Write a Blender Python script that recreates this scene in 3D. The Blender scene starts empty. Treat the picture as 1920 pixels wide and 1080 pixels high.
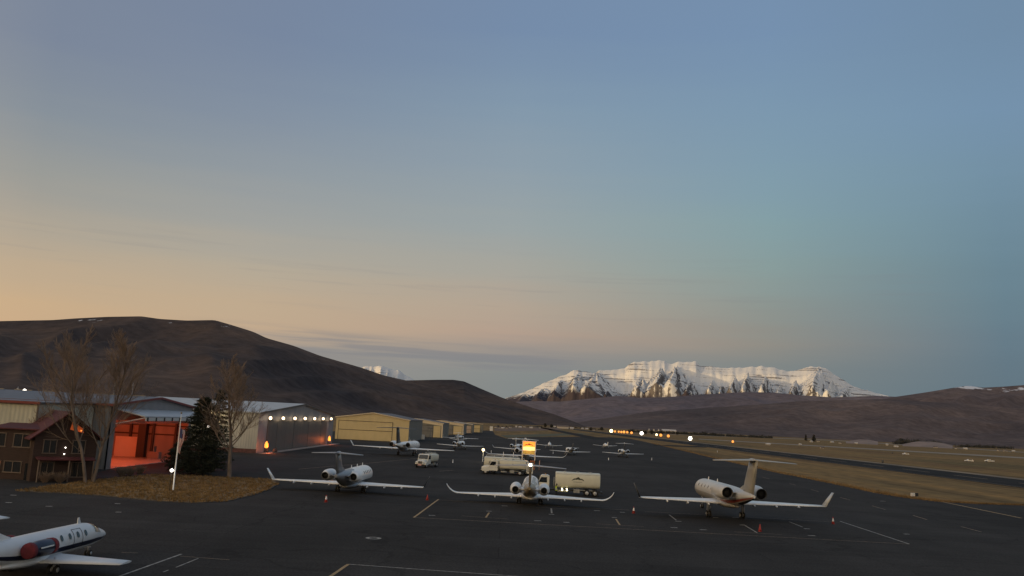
import bpy, bmesh, math, random
import numpy as np
from mathutils import Vector, Matrix, noise
R = math.radians
random.seed(7)
sc = bpy.context.scene
col = sc.collection

# ------------------------------------------------------------------ camera
H = 10.5                      # the webcam sits on a roof, 10.5 m above the apron
FPX = 1570.0                  # focal length in photo pixels
ROLL = 0.050
cam_d = bpy.data.cameras.new('camera')
cam = bpy.data.objects.new('camera', cam_d)
col.objects.link(cam)
cam_d.sensor_width = 36.0
cam_d.lens = FPX / 1920 * 36.0
cam_d.clip_start = 0.5
cam_d.clip_end = 90000
PITCH = math.atan(250 * math.cos(ROLL) / FPX)
RM = Matrix.Rotation(math.pi / 2 + PITCH, 3, 'X') @ Matrix.Rotation(ROLL, 3, 'Z')
cam.matrix_world = Matrix.Translation((0, 0, H)) @ RM.to_4x4()
sc.camera = cam

def ray(px, py):
    return RM @ Vector(((px - 960) / FPX, (540 - py) / FPX, -1.0))
def G(px, py, z=0.0):                     # point of the plane at height z seen at a photo pixel
    d = ray(px, py)
    t = (z - H) / d.z
    return Vector((d.x * t, d.y * t, z))
def P(px, py, Y):                         # point at world distance Y seen at a photo pixel
    d = ray(px, py)
    t = Y / d.y
    return Vector((d.x * t, Y, H + d.z * t))

# ------------------------------------------------------------------ world and sun
SUN_AZ, SUN_EL = R(-138), R(2.6)          # low sun behind the left shoulder of the camera
def lin(c):
    return tuple(((v / 255) / 12.92 if v / 255 <= 0.04045 else ((v / 255 + 0.055) / 1.055) ** 2.4) for v in c)
world = bpy.data.worlds.new('World')
sc.world = world
world.use_nodes = True
wn = world.node_tree.nodes; wl = world.node_tree.links
wn.clear()
w_out = wn.new('ShaderNodeOutputWorld'); w_bg = wn.new('ShaderNodeBackground')
wl.new(w_bg.outputs[0], w_out.inputs[0])
w_bg.inputs[1].default_value = 0.1
sky = wn.new('ShaderNodeTexSky'); sky.sky_type = 'NISHITA'; sky.sun_disc = False
sky.sun_elevation = SUN_EL; sky.sun_rotation = SUN_AZ
sky.altitude = 1700; sky.air_density = 1.0; sky.dust_density = 2.0
tc = wn.new('ShaderNodeTexCoord')
sep = wn.new('ShaderNodeSeparateXYZ'); wl.new(tc.outputs['Generated'], sep.inputs[0])
def wmath(op, a, b=None):
    n = wn.new('ShaderNodeMath'); n.operation = op
    for i, v in enumerate((a, b)):
        if v is None: continue
        if isinstance(v, (int, float)): n.inputs[i].default_value = v
        else: wl.new(v, n.inputs[i])
    return n.outputs[0]
az = wmath('ARCTAN2', sep.outputs[0], sep.outputs[1])
el = wmath('ARCSINE', sep.outputs[2])
# soft horizontal streaks of thin cloud shift the elevation that is looked up
mp = wn.new('ShaderNodeMapping'); mp.inputs['Scale'].default_value = (2.2, 2.2, 30)
wl.new(tc.outputs['Generated'], mp.inputs[0])
nz = wn.new('ShaderNodeTexNoise'); nz.inputs['Scale'].default_value = 1.6; nz.inputs['Detail'].default_value = 4
wl.new(mp.outputs[0], nz.inputs[0])
elw = wmath('ADD', el, wmath('MULTIPLY', wmath('SUBTRACT', nz.outputs[0], 0.5), 0.03))
el_max = 1.5708
pos = wmath('POWER', wmath('MAXIMUM', wmath('DIVIDE', elw, el_max), 0.0), 0.5)    # more stops near the horizon
SKY = {   # photo x : list of (photo y, sRGB)
 50:   [(60, (122,134,153)), (200, (134,144,153)), (320, (152,154,150)), (420, (172,163,147)), (500, (187,168,142)), (570, (199,171,136)), (640, (201,168,134)), (720, (190,160,136))],
 480:  [(60, (118,134,158)), (200, (129,143,160)), (320, (144,153,159)), (420, (160,161,156)), (500, (177,167,149)), (570, (189,168,141)), (622, (190,166,139)), (650, (152,146,140)), (720, (140,138,136))],
 960:  [(60, (116,139,168)), (200, (129,151,170)), (320, (141,157,168)), (420, (152,162,163)), (500, (164,163,154)), (570, (176,161,144)), (628, (176,155,139)), (658, (150,143,138)), (700, (132,137,137)), (760, (124,132,134))],
 1440: [(60, (116,143,173)), (200, (122,150,173)), (320, (126,154,170)), (420, (130,157,163)), (500, (134,154,153)), (570, (137,147,143)), (640, (140,137,130)), (690, (124,130,130)), (760, (108,124,130))],
 1880: [(60, (112,139,165)), (200, (115,144,170)), (320, (113,142,162)), (420, (108,136,152)), (500, (104,131,145)), (570, (101,126,139)), (640, (97,119,133)), (700, (93,114,128)), (790, (90,110,124))],
}
def azel(px, py):
    d = ray(px, py).normalized()
    return math.atan2(d.x, d.y), math.asin(d.z)
cols = []
for px, lst in SKY.items():
    a = azel(px, 500)[0]
    cols.append((a, [(azel(px, py)[1], lin(c)) for py, c in lst]))
ZEN = lin((108,128,158))
def offcol(deg, lst):
    return (R(deg), [(R(e), tuple(v * g for v in lin(c))) for e, c, g in lst])
BACK = [(2, (225,195,150), 1.9), (15, (215,195,160), 1.7), (35, (165,168,168), 1.2)]
SUNC = [(2, (255,206,135), 4.6), (10, (252,208,142), 3.8), (22, (235,208,165), 2.4), (40, (185,182,175), 1.4)]
cols += [offcol(-180, BACK), offcol(-138, SUNC), offcol(-85, [(2, (222,180,135), 1.4), (10, (212,180,145), 1.3), (22, (180,170,150), 1.1), (40, (150,158,165), 1.0)]),
         offcol(85, [(2, (95,108,120), 1.0), (12, (105,125,145), 1.0), (25, (115,138,160), 1.0)]), offcol(180, BACK)]
cols.sort(key=lambda c: c[0])
prev = None
for a, stops in cols:
    rp = wn.new('ShaderNodeValToRGB')
    stops = sorted(stops)
    stops = stops + [(R(60), tuple(0.5 * (u + v) for u, v in zip(stops[-1][1], ZEN))), (R(89), ZEN)]
    els = rp.color_ramp.elements
    while len(els) < len(stops): els.new(0.5)
    for e_, (el_, c_) in zip(els, stops):
        e_.position = math.sqrt(max(el_, 0) / el_max); e_.color = (*c_, 1)
    wl.new(pos, rp.inputs[0])
    if prev is None:
        prev = (a, rp.outputs[0])
    else:
        mr = wn.new('ShaderNodeMapRange'); mr.interpolation_type = 'LINEAR'
        mr.inputs[1].default_value = prev[0]; mr.inputs[2].default_value = a
        wl.new(az, mr.inputs[0])
        mx = wn.new('ShaderNodeMix'); mx.data_type = 'RGBA'
        wl.new(mr.outputs[0], mx.inputs[0]); wl.new(prev[1], mx.inputs[6]); wl.new(rp.outputs[0], mx.inputs[7])
        prev = (a, mx.outputs[2])
sc10 = wn.new('ShaderNodeMix'); sc10.data_type = 'RGBA'; sc10.blend_type = 'MULTIPLY'; sc10.inputs[0].default_value = 1
wl.new(prev[1], sc10.inputs[6]); sc10.inputs[7].default_value = (10.65, 10.5, 10.5, 1)
fin = wn.new('ShaderNodeMix'); fin.data_type = 'RGBA'; fin.inputs[0].default_value = 0.95
wl.new(sky.outputs[0], fin.inputs[6]); wl.new(sc10.outputs[2], fin.inputs[7])
def wramp(src, a, b, c=0.0, d=1.0):
    n = wn.new('ShaderNodeMapRange'); n.interpolation_type = 'SMOOTHSTEP'
    for i, v in enumerate((a, b, c, d)): n.inputs[i + 1].default_value = v
    wl.new(src, n.inputs[0]); return n.outputs[0]
mp2 = wn.new('ShaderNodeMapping'); mp2.inputs['Scale'].default_value = (5, 5, 130); wl.new(tc.outputs['Generated'], mp2.inputs[0])
nz2 = wn.new('ShaderNodeTexNoise'); nz2.inputs['Scale'].default_value = 1.3; nz2.inputs['Detail'].default_value = 5; wl.new(mp2.outputs[0], nz2.inputs[0])
elc = wmath('ADD', el, wmath('MULTIPLY', az, 0.035))
band = wmath('MULTIPLY', wramp(elc, R(2.6), R(3.9)), wramp(elc, R(5.2), R(4.4)))
cl = wmath('MULTIPLY', wmath('MULTIPLY', band, wramp(nz2.outputs[0], .38, .62)), wmath('MULTIPLY', wramp(az, R(-24), R(-12)), wramp(az, R(14), R(0))))
high = wmath('MULTIPLY', wmath('MULTIPLY', wramp(el, R(6), R(8)), wramp(el, R(13), R(9))), wramp(nz2.outputs[0], .54, .72))
cmix = wn.new('ShaderNodeMix'); cmix.data_type = 'RGBA'
wl.new(wmath('MULTIPLY', wmath('ADD', cl, wmath('MULTIPLY', high, .25)), .55), cmix.inputs[0])
wl.new(fin.outputs[2], cmix.inputs[6]); cmix.inputs[7].default_value = tuple(10 * v for v in lin((126, 128, 134))) + (1,)
wl.new(cmix.outputs[2], w_bg.inputs[0])

sun_d = bpy.data.lights.new('sun', 'SUN'); sun_d.energy = 2.3; sun_d.angle = R(0.5); sun_d.color = (1.0, 0.71, 0.37)
sun = bpy.data.objects.new('sun', sun_d); col.objects.link(sun)
sdir = Vector((math.sin(SUN_AZ) * math.cos(SUN_EL), math.cos(SUN_AZ) * math.cos(SUN_EL), math.sin(SUN_EL)))
sun.rotation_euler = (-sdir).to_track_quat('-Z', 'Y').to_euler()
sun.location = (-200, -200, 300)

sc.view_settings.view_transform = 'Standard'
sc.view_settings.look = 'None'
sc.view_settings.exposure = 0.0
sc.view_settings.gamma = 1.0
sc.cycles.use_denoising = True
sc.cycles.max_bounces = 5
sc.cycles.volume_bounces = 0
sc.cycles.sample_clamp_indirect = 3.0

# ------------------------------------------------------------------ materials
MATS = {}
def mat(name, c, rough=0.6, metal=0.0, var=0.0, scale=1.0, stretch=(1, 1, 1), bump=0.0, c2=None, spec=0.5, detail=5):
    if name in MATS: return MATS[name]
    m = bpy.data.materials.new(name); m.use_nodes = True
    nt = m.node_tree; b = nt.nodes['Principled BSDF']
    b.inputs['Roughness'].default_value = rough; b.inputs['Metallic'].default_value = metal
    b.inputs['Specular IOR Level'].default_value = spec
    c = (*c, 1)
    if var > 0 or c2 is not None or bump > 0:
        t = nt.nodes.new('ShaderNodeTexCoord'); mpn = nt.nodes.new('ShaderNodeMapping')
        mpn.inputs['Scale'].default_value = stretch
        n = nt.nodes.new('ShaderNodeTexNoise'); n.inputs['Scale'].default_value = scale; n.inputs['Detail'].default_value = detail
        nt.links.new(t.outputs['Object'], mpn.inputs[0]); nt.links.new(mpn.outputs[0], n.inputs[0])
        r = nt.nodes.new('ShaderNodeValToRGB')
        r.color_ramp.elements[0].position = 0.32; r.color_ramp.elements[1].position = 0.68
        lo = tuple(v * (1 - var) for v in c[:3]); hi = tuple(min(v * (1 + var), 0.95) for v in c[:3])
        if c2 is not None: lo, hi = c[:3], c2
        r.color_ramp.elements[0].color = (*lo, 1); r.color_ramp.elements[1].color = (*hi, 1)
        nt.links.new(n.outputs[0], r.inputs[0]); nt.links.new(r.outputs[0], b.inputs['Base Color'])
        if bump > 0:
            bp = nt.nodes.new('ShaderNodeBump'); bp.inputs['Strength'].default_value = bump; bp.inputs['Distance'].default_value = 0.1
            nt.links.new(n.outputs[0], bp.inputs['Height']); nt.links.new(bp.outputs[0], b.inputs['Normal'])
    else:
        b.inputs['Base Color'].default_value = c
    MATS[name] = m
    return m
def ribbed(name, c, pitch=0.4, axis='X', var=0.12, rough=0.5, depth=0.05, dirt=0.6):
    """painted metal sheet with standing ribs and weathering"""
    if name in MATS: return MATS[name]
    m = bpy.data.materials.new(name); m.use_nodes = True
    nt = m.node_tree; b = nt.nodes['Principled BSDF']; b.inputs['Roughness'].default_value = rough
    t = nt.nodes.new('ShaderNodeTexCoord')
    w = nt.nodes.new('ShaderNodeTexWave'); w.wave_type = 'BANDS'; w.bands_direction = axis; w.wave_profile = 'SIN'
    w.inputs['Scale'].default_value = 0.314 / pitch
    nt.links.new(t.outputs['Object'], w.inputs[0])
    n = nt.nodes.new('ShaderNodeTexNoise'); n.inputs['Scale'].default_value = dirt; n.inputs['Detail'].default_value = 6
    mpn = nt.nodes.new('ShaderNodeMapping'); mpn.inputs['Scale'].default_value = (1, 1, 0.35)
    nt.links.new(t.outputs['Object'], mpn.inputs[0]); nt.links.new(mpn.outputs[0], n.inputs[0])
    r = nt.nodes.new('ShaderNodeValToRGB'); r.color_ramp.elements[0].position = 0.3; r.color_ramp.elements[1].position = 0.7
    r.color_ramp.elements[0].color = (*[v * (1 - var) for v in c], 1); r.color_ramp.elements[1].color = (*[min(.95, v * (1 + var)) for v in c], 1)
    nt.links.new(n.outputs[0], r.inputs[0]); nt.links.new(r.outputs[0], b.inputs['Base Color'])
    bp = nt.nodes.new('ShaderNodeBump'); bp.inputs['Strength'].default_value = 0.8; bp.inputs['Distance'].default_value = depth
    nt.links.new(w.outputs['Fac'], bp.inputs['Height']); nt.links.new(bp.outputs[0], b.inputs['Normal'])
    MATS[name] = m
    return m
def glow(name, c, s):
    if name in MATS: return MATS[name]
    m = bpy.data.materials.new(name); m.use_nodes = True
    b = m.node_tree.nodes['Principled BSDF']
    b.inputs['Base Color'].default_value = (*c, 1); b.inputs['Emission Color'].default_value = (*c, 1); b.inputs['Emission Strength'].default_value = s
    MATS[name] = m
    return m

# ------------------------------------------------------------------ mesh helpers
class MB:
    def __init__(s): s.v = []; s.f = []; s.m = []; s.sm = []
    def add(s, vs, fs, mi=0, smooth=False):
        o = len(s.v); s.v += [tuple(v) for v in vs]
        for f in fs:
            s.f.append(tuple(i + o for i in f)); s.m.append(mi); s.sm.append(smooth)
    def box(s, c, size, mi=0, rz=0.0, rot=None):
        hx, hy, hz = size[0] / 2, size[1] / 2, size[2] / 2
        M = rot if rot is not None else Matrix.Rotation(rz, 3, 'Z')
        vs = [Vector(c) + M @ Vector((x * hx, y * hy, z * hz)) for x in (-1, 1) for y in (-1, 1) for z in (-1, 1)]
        s.add(vs, [(0, 1, 3, 2), (4, 6, 7, 5), (0, 4, 5, 1), (2, 3, 7, 6), (0, 2, 6, 4), (1, 5, 7, 3)], mi)
        return s
    def bbox(s, c, size, bev, mi=0):           # box with bevelled edges
        bm = bmesh.new(); bmesh.ops.create_cube(bm, size=1.0)
        bmesh.ops.scale(bm, vec=size, verts=bm.verts)
        bmesh.ops.bevel(bm, geom=list(bm.edges), offset=bev, segments=2, affect='EDGES', profile=0.6)
        bmesh.ops.translate(bm, vec=c, verts=bm.verts)
        bm.verts.index_update()
        s.add([v.co for v in bm.verts], [[v.index for v in f.verts] for f in bm.faces], mi); bm.free()
        return s
    def prism(s, poly, ext, mi=0, smooth=False):   # polygon (list of 3D) extruded by vector
        n = len(poly); e = Vector(ext)
        vs = [Vector(p) for p in poly] + [Vector(p) + e for p in poly]
        fs = [tuple(range(n))[::-1], tuple(range(n, 2 * n))] + [(i, (i + 1) % n, n + (i + 1) % n, n + i) for i in range(n)]
        s.add(vs, fs, mi, smooth); return s
    def rings(s, rings, mi=0, smooth=True, caps=True, mfun=None):
        n = len(rings[0]); o = len(s.v)
        for r in rings: s.v += [tuple(p) for p in r]
        for k in range(len(rings) - 1):
            for i in range(n):
                j = (i + 1) % n
                s.f.append((o + k * n + i, o + k * n + j, o + (k + 1) * n + j, o + (k + 1) * n + i))
                s.m.append(mfun(k, i) if mfun else mi); s.sm.append(smooth)
        if caps:
            s.f.append(tuple(o + i for i in range(n))[::-1]); s.m.append(mfun(0, 0) if mfun else mi); s.sm.append(False)
            b = o + (len(rings) - 1) * n
            s.f.append(tuple(b + i for i in range(n))); s.m.append(mfun(len(rings) - 2, 0) if mfun else mi); s.sm.append(False)
        return s
    def tube(s, p0, p1, r0, r1=None, n=8, mi=0, caps=True):
        p0, p1 = Vector(p0), Vector(p1); r1 = r0 if r1 is None else r1
        d = (p1 - p0).normalized(); a = d.orthogonal().normalized(); b = d.cross(a)
        rr = [[p + (a * math.cos(t) + b * math.sin(t)) * r for t in [2 * math.pi * i / n for i in range(n)]] for p, r in ((p0, r0), (p1, r1))]
        return s.rings(rr, mi, True, caps)
    def lathe(s, prof, axis='Y', c=(0, 0, 0), n=20, mi=0, sx=1.0, sz=1.0, caps=True, mfun=None):
        c = Vector(c); rr = []
        for y, r in prof:
            ring = []
            for i in range(n):
                t = 2 * math.pi * i / n
                u, w = r * math.cos(t) * sx, r * math.sin(t) * sz
                ring.append(c + (Vector((u, y, w)) if axis == 'Y' else Vector((y, u, w)) if axis == 'X' else Vector((u, w, y))))
            rr.append(ring)
        return s.rings(rr, mi, True, caps, mfun)
    def ball(s, c, r, mi=0, n=10):
        prof = [(r * math.sin(t), r * math.cos(t)) for t in [(-0.5 + k / n) * math.pi * 0.98 for k in range(n + 1)]]
        return s.lathe(prof, 'Z', c, n + 2, mi)
    def build(s, name, mats, parent=None, fixn=True):
        me = bpy.data.meshes.new(name); me.from_pydata(s.v, [], s.f)
        if not isinstance(mats, (list, tuple)): mats = [mats]
        for m in mats: me.materials.append(m)
        me.polygons.foreach_set('material_index', s.m); me.polygons.foreach_set('use_smooth', s.sm)
        if fixn:
            bm = bmesh.new(); bm.from_mesh(me); bmesh.ops.recalc_face_normals(bm, faces=bm.faces); bm.to_mesh(me); bm.free()
        me.update()
        o = bpy.data.objects.new(name, me); col.objects.link(o)
        if parent is not None: o.parent = parent
        return o
def tag(o, label, cat, group=None):
    o['label'] = label; o['category'] = cat
    if group: o['group'] = group
    return o
def struct(o):
    o['kind'] = 'structure'; return o
def thing(name, loc, label, cat, rz=0.0, group=None):
    e = bpy.data.objects.new(name, None); e.empty_display_size = 0.5; col.objects.link(e)
    e.location = loc; e.rotation_euler = (0, 0, rz)
    return tag(e, label, cat, group)
def copy_thing(src, loc, rz=None, label=None):
    c = src.copy(); col.objects.link(c); c.location = loc
    if rz is not None: c.rotation_euler = (0, 0, rz)
    if label: c['label'] = label
    for ch in src.children:
        d = ch.copy(); col.objects.link(d); d.parent = c
        for g in ch.children:
            e = g.copy(); col.objects.link(e); e.parent = d
    return c
def lamp(name, loc, color, power, radius=0.2, parent=None):
    d = bpy.data.lights.new(name, 'POINT'); d.energy = power; d.color = color; d.shadow_soft_size = radius
    o = bpy.data.objects.new(name, d); col.objects.link(o); o.location = loc
    if parent is not None: o.parent = parent
    return o

white_paint = mat('white_paint', (.82, .82, .80), .28, var=.05, scale=.7)
# ------------------------------------------------------------------ ground
def ground_material():
    m = bpy.data.materials.new('dry_grass'); m.use_nodes = True
    nt = m.node_tree; b = nt.nodes['Principled BSDF']; b.inputs['Roughness'].default_value = .95; b.inputs['Specular IOR Level'].default_value = .1
    t = nt.nodes.new('ShaderNodeTexCoord')
    def nse(scale, stretch, detail=6):
        mpn = nt.nodes.new('ShaderNodeMapping'); mpn.inputs['Scale'].default_value = stretch
        n = nt.nodes.new('ShaderNodeTexNoise'); n.inputs['Scale'].default_value = scale; n.inputs['Detail'].default_value = detail
        nt.links.new(t.outputs['Object'], mpn.inputs[0]); nt.links.new(mpn.outputs[0], n.inputs[0]); return n.outputs[0]
    def ramp(src, stops):
        r = nt.nodes.new('ShaderNodeValToRGB')
        while len(r.color_ramp.elements) < len(stops): r.color_ramp.elements.new(.5)
        for e, (p, c) in zip(r.color_ramp.elements, stops): e.position = p; e.color = (*c, 1)
        nt.links.new(src, r.inputs[0]); return r.outputs[0]
    a = ramp(nse(.012, (3.0, .28, 1)), [(.3, (.150, .092, .044)), (.45, (.235, .150, .060)), (.58, (.190, .128, .055)), (.72, (.110, .095, .042))])
    f = ramp(nse(.25, (1.6, .5, 1), 9), [(.3, (.55, .55, .55)), (.5, (.95, .95, .95)), (.7, (1.3, 1.25, 1.2))])
    g = ramp(nse(.05, (2.4, .12, 1), 7), [(.32, (.62, .60, .58)), (.5, (1.0, 1.0, 1.0)), (.66, (1.22, 1.16, 1.05))])
    m0 = nt.nodes.new('ShaderNodeMix'); m0.data_type = 'RGBA'; m0.blend_type = 'MULTIPLY'; m0.inputs[0].default_value = 1
    nt.links.new(a, m0.inputs[6]); nt.links.new(g, m0.inputs[7]); a = m0.outputs[2]
    mx = nt.nodes.new('ShaderNodeMix'); mx.data_type = 'RGBA'; mx.blend_type = 'MULTIPLY'; mx.inputs[0].default_value = .8
    nt.links.new(a, mx.inputs[6]); nt.links.new(f, mx.inputs[7]); nt.links.new(mx.outputs[2], b.inputs['Base Color'])
    return m
gm = ground_material()
mb = MB()
radii = [0, 150, 400, 1000, 2500, 6000, 14000, 31000]; NS = 48
vs = [(0, 0, 0)]; fs = []
for r in radii[1:]:
    vs += [(r * math.cos(2 * math.pi * i / NS), r * math.sin(2 * math.pi * i / NS), 0) for i in range(NS)]
for i in range(NS):
    fs.append((0, 1 + i, 1 + (i + 1) % NS))
    for k in range(len(radii) - 2):
        a = 1 + k * NS; fs.append((a + i, a + NS + i, a + NS + (i + 1) % NS, a + (i + 1) % NS))
mb.add(vs, fs); struct(mb.build('ground', gm))

def asphalt(name, c, sp=.3):
    m = bpy.data.materials.new(name); m.use_nodes = True
    nt = m.node_tree; b = nt.nodes['Principled BSDF']; b.inputs['Roughness'].default_value = .95; b.inputs['Specular IOR Level'].default_value = sp
    t = nt.nodes.new('ShaderNodeTexCoord')
    outs = []
    for scale, stretch, lo, hi in ((.03, (1, 1, 1), .80, 1.22), (.18, (1, .35, 1), .86, 1.14), (6.0, (1, 1, 1), .72, 1.28), (.55, (.12, 1, 1), .92, 1.1)):
        mpn = nt.nodes.new('ShaderNodeMapping'); mpn.inputs['Scale'].default_value = stretch
        n = nt.nodes.new('ShaderNodeTexNoise'); n.inputs['Scale'].default_value = scale; n.inputs['Detail'].default_value = 6
        nt.links.new(t.outputs['Object'], mpn.inputs[0]); nt.links.new(mpn.outputs[0], n.inputs[0])
        r = nt.nodes.new('ShaderNodeMapRange'); r.inputs[1].default_value = .3; r.inputs[2].default_value = .7; r.inputs[3].default_value = lo; r.inputs[4].default_value = hi
        nt.links.new(n.outputs[0], r.inputs[0]); outs.append(r.outputs[0])
    p = outs[0]
    for q in outs[1:]:
        mm = nt.nodes.new('ShaderNodeMath'); mm.operation = 'MULTIPLY'; nt.links.new(p, mm.inputs[0]); nt.links.new(q, mm.inputs[1]); p = mm.outputs[0]
    def mulnode(x, y):
        mm = nt.nodes.new('ShaderNodeMath'); mm.operation = 'MULTIPLY'; nt.links.new(x, mm.inputs[0]); nt.links.new(y, mm.inputs[1]); return mm.outputs[0]
    bk = nt.nodes.new('ShaderNodeTexBrick'); bk.inputs['Scale'].default_value = 1; bk.inputs['Mortar Size'].default_value = .05; bk.inputs['Mortar Smooth'].default_value = .4
    bk.inputs['Brick Width'].default_value = 46; bk.inputs['Row Height'].default_value = 5.2; bk.inputs['Color1'].default_value = (.93, .93, .93, 1); bk.inputs['Color2'].default_value = (1.06, 1.06, 1.06, 1); bk.inputs['Mortar'].default_value = (.66, .66, .66, 1)
    nt.links.new(t.outputs['Object'], bk.inputs['Vector']); p = mulnode(p, bk.outputs['Color'])
    vo = nt.nodes.new('ShaderNodeTexVoronoi'); vo.feature = 'DISTANCE_TO_EDGE'; vo.inputs['Scale'].default_value = .055
    wv = nt.nodes.new('ShaderNodeTexNoise'); wv.inputs['Scale'].default_value = .25; wv.inputs['Detail'].default_value = 6
    av = nt.nodes.new('ShaderNodeVectorMath'); av.operation = 'MULTIPLY_ADD'; nt.links.new(t.outputs['Object'], wv.inputs[0]); nt.links.new(wv.outputs['Color'], av.inputs[0]); av.inputs[1].default_value = (7, 7, 0); nt.links.new(t.outputs['Object'], av.inputs[2])
    nt.links.new(av.outputs[0], vo.inputs['Vector'])
    cr = nt.nodes.new('ShaderNodeMapRange'); cr.inputs[1].default_value = .004; cr.inputs[2].default_value = .010; cr.inputs[3].default_value = .80; cr.inputs[4].default_value = 1
    nt.links.new(vo.outputs['Distance'], cr.inputs[0]); p = mulnode(p, cr.outputs[0])
    st = nt.nodes.new('ShaderNodeTexNoise'); st.inputs['Scale'].default_value = .32; st.inputs['Detail'].default_value = 3; nt.links.new(t.outputs['Object'], st.inputs[0])
    sr = nt.nodes.new('ShaderNodeMapRange'); sr.inputs[1].default_value = .66; sr.inputs[2].default_value = .74; sr.inputs[3].default_value = 1; sr.inputs[4].default_value = .78
    nt.links.new(st.outputs[0], sr.inputs[0]); p = mulnode(p, sr.outputs[0])
    mx = nt.nodes.new('ShaderNodeMix'); mx.data_type = 'RGBA'; mx.blend_type = 'MULTIPLY'; mx.inputs[0].default_value = 1
    mx.inputs[6].default_value = (*c, 1); cb = nt.nodes.new('ShaderNodeCombineColor')
    for i in range(3): nt.links.new(p, cb.inputs[i])
    nt.links.new(cb.outputs[0], mx.inputs[7]); nt.links.new(mx.outputs[2], b.inputs['Base Color'])
    return m
am = asphalt('apron_asphalt', (.044, .0415, .039), .06)
rm = asphalt('runway_asphalt', (.036, .035, .034), .04)
from mathutils.geometry import tessellate_polygon
def sheet(name, pts, z, m):
    vs = [Vector((p[0], p[1], z)) for p in pts]; fs = []
    for t in tessellate_polygon([vs]):
        a, b, c = (vs[i] for i in t); ar = (b - a).cross(c - a).z
        if abs(ar) > 1e-6: fs.append(tuple(t) if ar > 0 else tuple(t)[::-1])
    me = bpy.data.meshes.new(name); me.from_pydata(vs, [], fs); me.materials.append(m); me.update()
    o = bpy.data.objects.new(name, me); col.objects.link(o); return struct(o)
edge = [G(*p) for p in [(1920, 948), (1830, 945), (1760, 941), (1700, 934), (1640, 924), (1560, 907), (1450, 885), (1350, 862), (1280, 845), (1220, 831), (1184, 823), (1150, 820), (1060, 819), (985, 820), (948, 822), (928, 815), (924, 808)]]
ap = [(-190, -60), (240, -60), (240, edge[0].y - 4)] + [(p.x, p.y) for p in edge] + [(-30, edge[-1].y), (-34, 560), (-42, 480), (-190, 480)]
sheet('apron', ap, .03, am)
# runway beyond the grass, its pale shoulders and the taxiways that join it
RX0, RX1 = 134, 166
sheet('runway', [(RX0, -100), (RX1, -100), (RX1, 2600), (RX0, 2600)], .08, rm)
shoulder = mat('runway_shoulder', (.19, .15, .10), .95, var=.3, scale=.1, stretch=(1, .2, 1))
sheet('runway_shoulder', [(RX1 + 1, -100), (RX1 + 7, -100), (RX1 + 7, 2600), (RX1 + 1, 2600)], .06, shoulder)
sheet('taxiway', [(66, 640), (84, 640), (88, 2400), (74, 2400)], .12, rm)
sheet('taxiway_link', [G(1225, 834).xy, G(1320, 837).xy, G(1326, 839.5).xy, G(1226, 836).xy], .11, rm)
green = mat('green_turf', (.055, .060, .026), .95, c2=(.095, .085, .04), scale=.05, stretch=(1, .5, 1))
sheet('turf_strip', [G(938, 816).xy, G(1090, 812).xy, G(1110, 814).xy, G(1010, 819).xy, G(950, 821).xy], .10, green)
soil = mat('bare_soil', (.15, .085, .055), .95, c2=(.11, .075, .045), scale=.03, stretch=(1, .4, 1))
sheet('bare_soil_strip', [G(926, 804).xy, G(940, 801).xy, G(1045, 802).xy, G(1055, 806).xy, G(960, 809).xy, G(928, 808).xy], .12, soil)
pale = mat('pale_track', (.24, .20, .15), .95, var=.2, scale=.05)
sheet('dirt_track', [G(1310, 824).xy, G(1920, 860).xy, G(1990, 864).xy, G(1990, 862).xy, G(1920, 857.5).xy, G(1310, 822.8).xy], .10, pale)
sheet('valley_road', [G(1180, 812).xy, G(1560, 826).xy, G(1990, 853).xy, G(1990, 852).xy, G(1560, 825).xy, G(1180, 811.6).xy], .14, pale)
# lawn island in front of the buildings, with a low kerb
isl = [(30, 922), (110, 925), (200, 931), (300, 941), (370, 944), (425, 941), (470, 930), (505, 918), (522, 908), (505, 899), (440, 897), (360, 893), (290, 891), (210, 897), (150, 905), (80, 914)]
iw = [G(*p) for p in isl]
lawn = mat('winter_lawn', (.105, .062, .022), .95, c2=(.27, .165, .06), scale=.8, bump=.6, detail=9)
mb = MB(); mb.prism([(p.x, p.y, .0) for p in iw], (0, 0, .10)); struct(mb.build('lawn_island', lawn))
mb = MB()
kerb = mat('kerb_concrete', (.085, .075, .065), .9, var=.3, scale=2)
for i in range(9):
    a, b = iw[i], iw[i + 1]; d = b - a
    mb.box(((a + b) / 2 + Vector((0, 0, .06))), (d.length, .14, .13), rz=math.atan2(d.y, d.x))
struct(mb.build('kerb', kerb))

# rough tufts over the lawn and along its edge, and along the edge of the infield grass
def tufts(name, pts_fn, n, seed, m):
    rn = random.Random(seed); b = MB()
    for _ in range(n):
        p, hh = pts_fn(rn)
        for _k in range(4):
            a = rn.uniform(0, 6.28); d = Vector((math.cos(a), math.sin(a), 0)) * .05; q = p + Vector((rn.gauss(0, .09), rn.gauss(0, .09), 0)); tp = q + Vector((rn.gauss(0, .08), rn.gauss(0, .08), hh * rn.uniform(.6, 1.2)))
            b.add([q - d, q + d, tp], [(0, 1, 2)])
    o = b.build(name, m, fixn=False); o['kind'] = 'stuff'; return o
cen = sum(iw, Vector()) / len(iw)
def lawn_pt(rn):
    i = rn.randrange(len(iw)); q = iw[i].lerp(iw[(i + 1) % len(iw)], rn.random()); return cen.lerp(q, math.sqrt(rn.random()) * 1.012) + Vector((0, 0, .09)), .22
tufts('lawn_tufts', lawn_pt, 5200, 1, lawn)
dry = mat('dry_tuft_straw', (.15, .095, .042), .95, c2=(.27, .175, .075), scale=.4)
def verge_pt(rn):
    i = rn.randrange(0, 9); q = edge[i].lerp(edge[i + 1], rn.random()); w = abs(rn.gauss(0, 1.6)) - .35; return q + Vector((w, w * .35, .03)), .30
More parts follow.
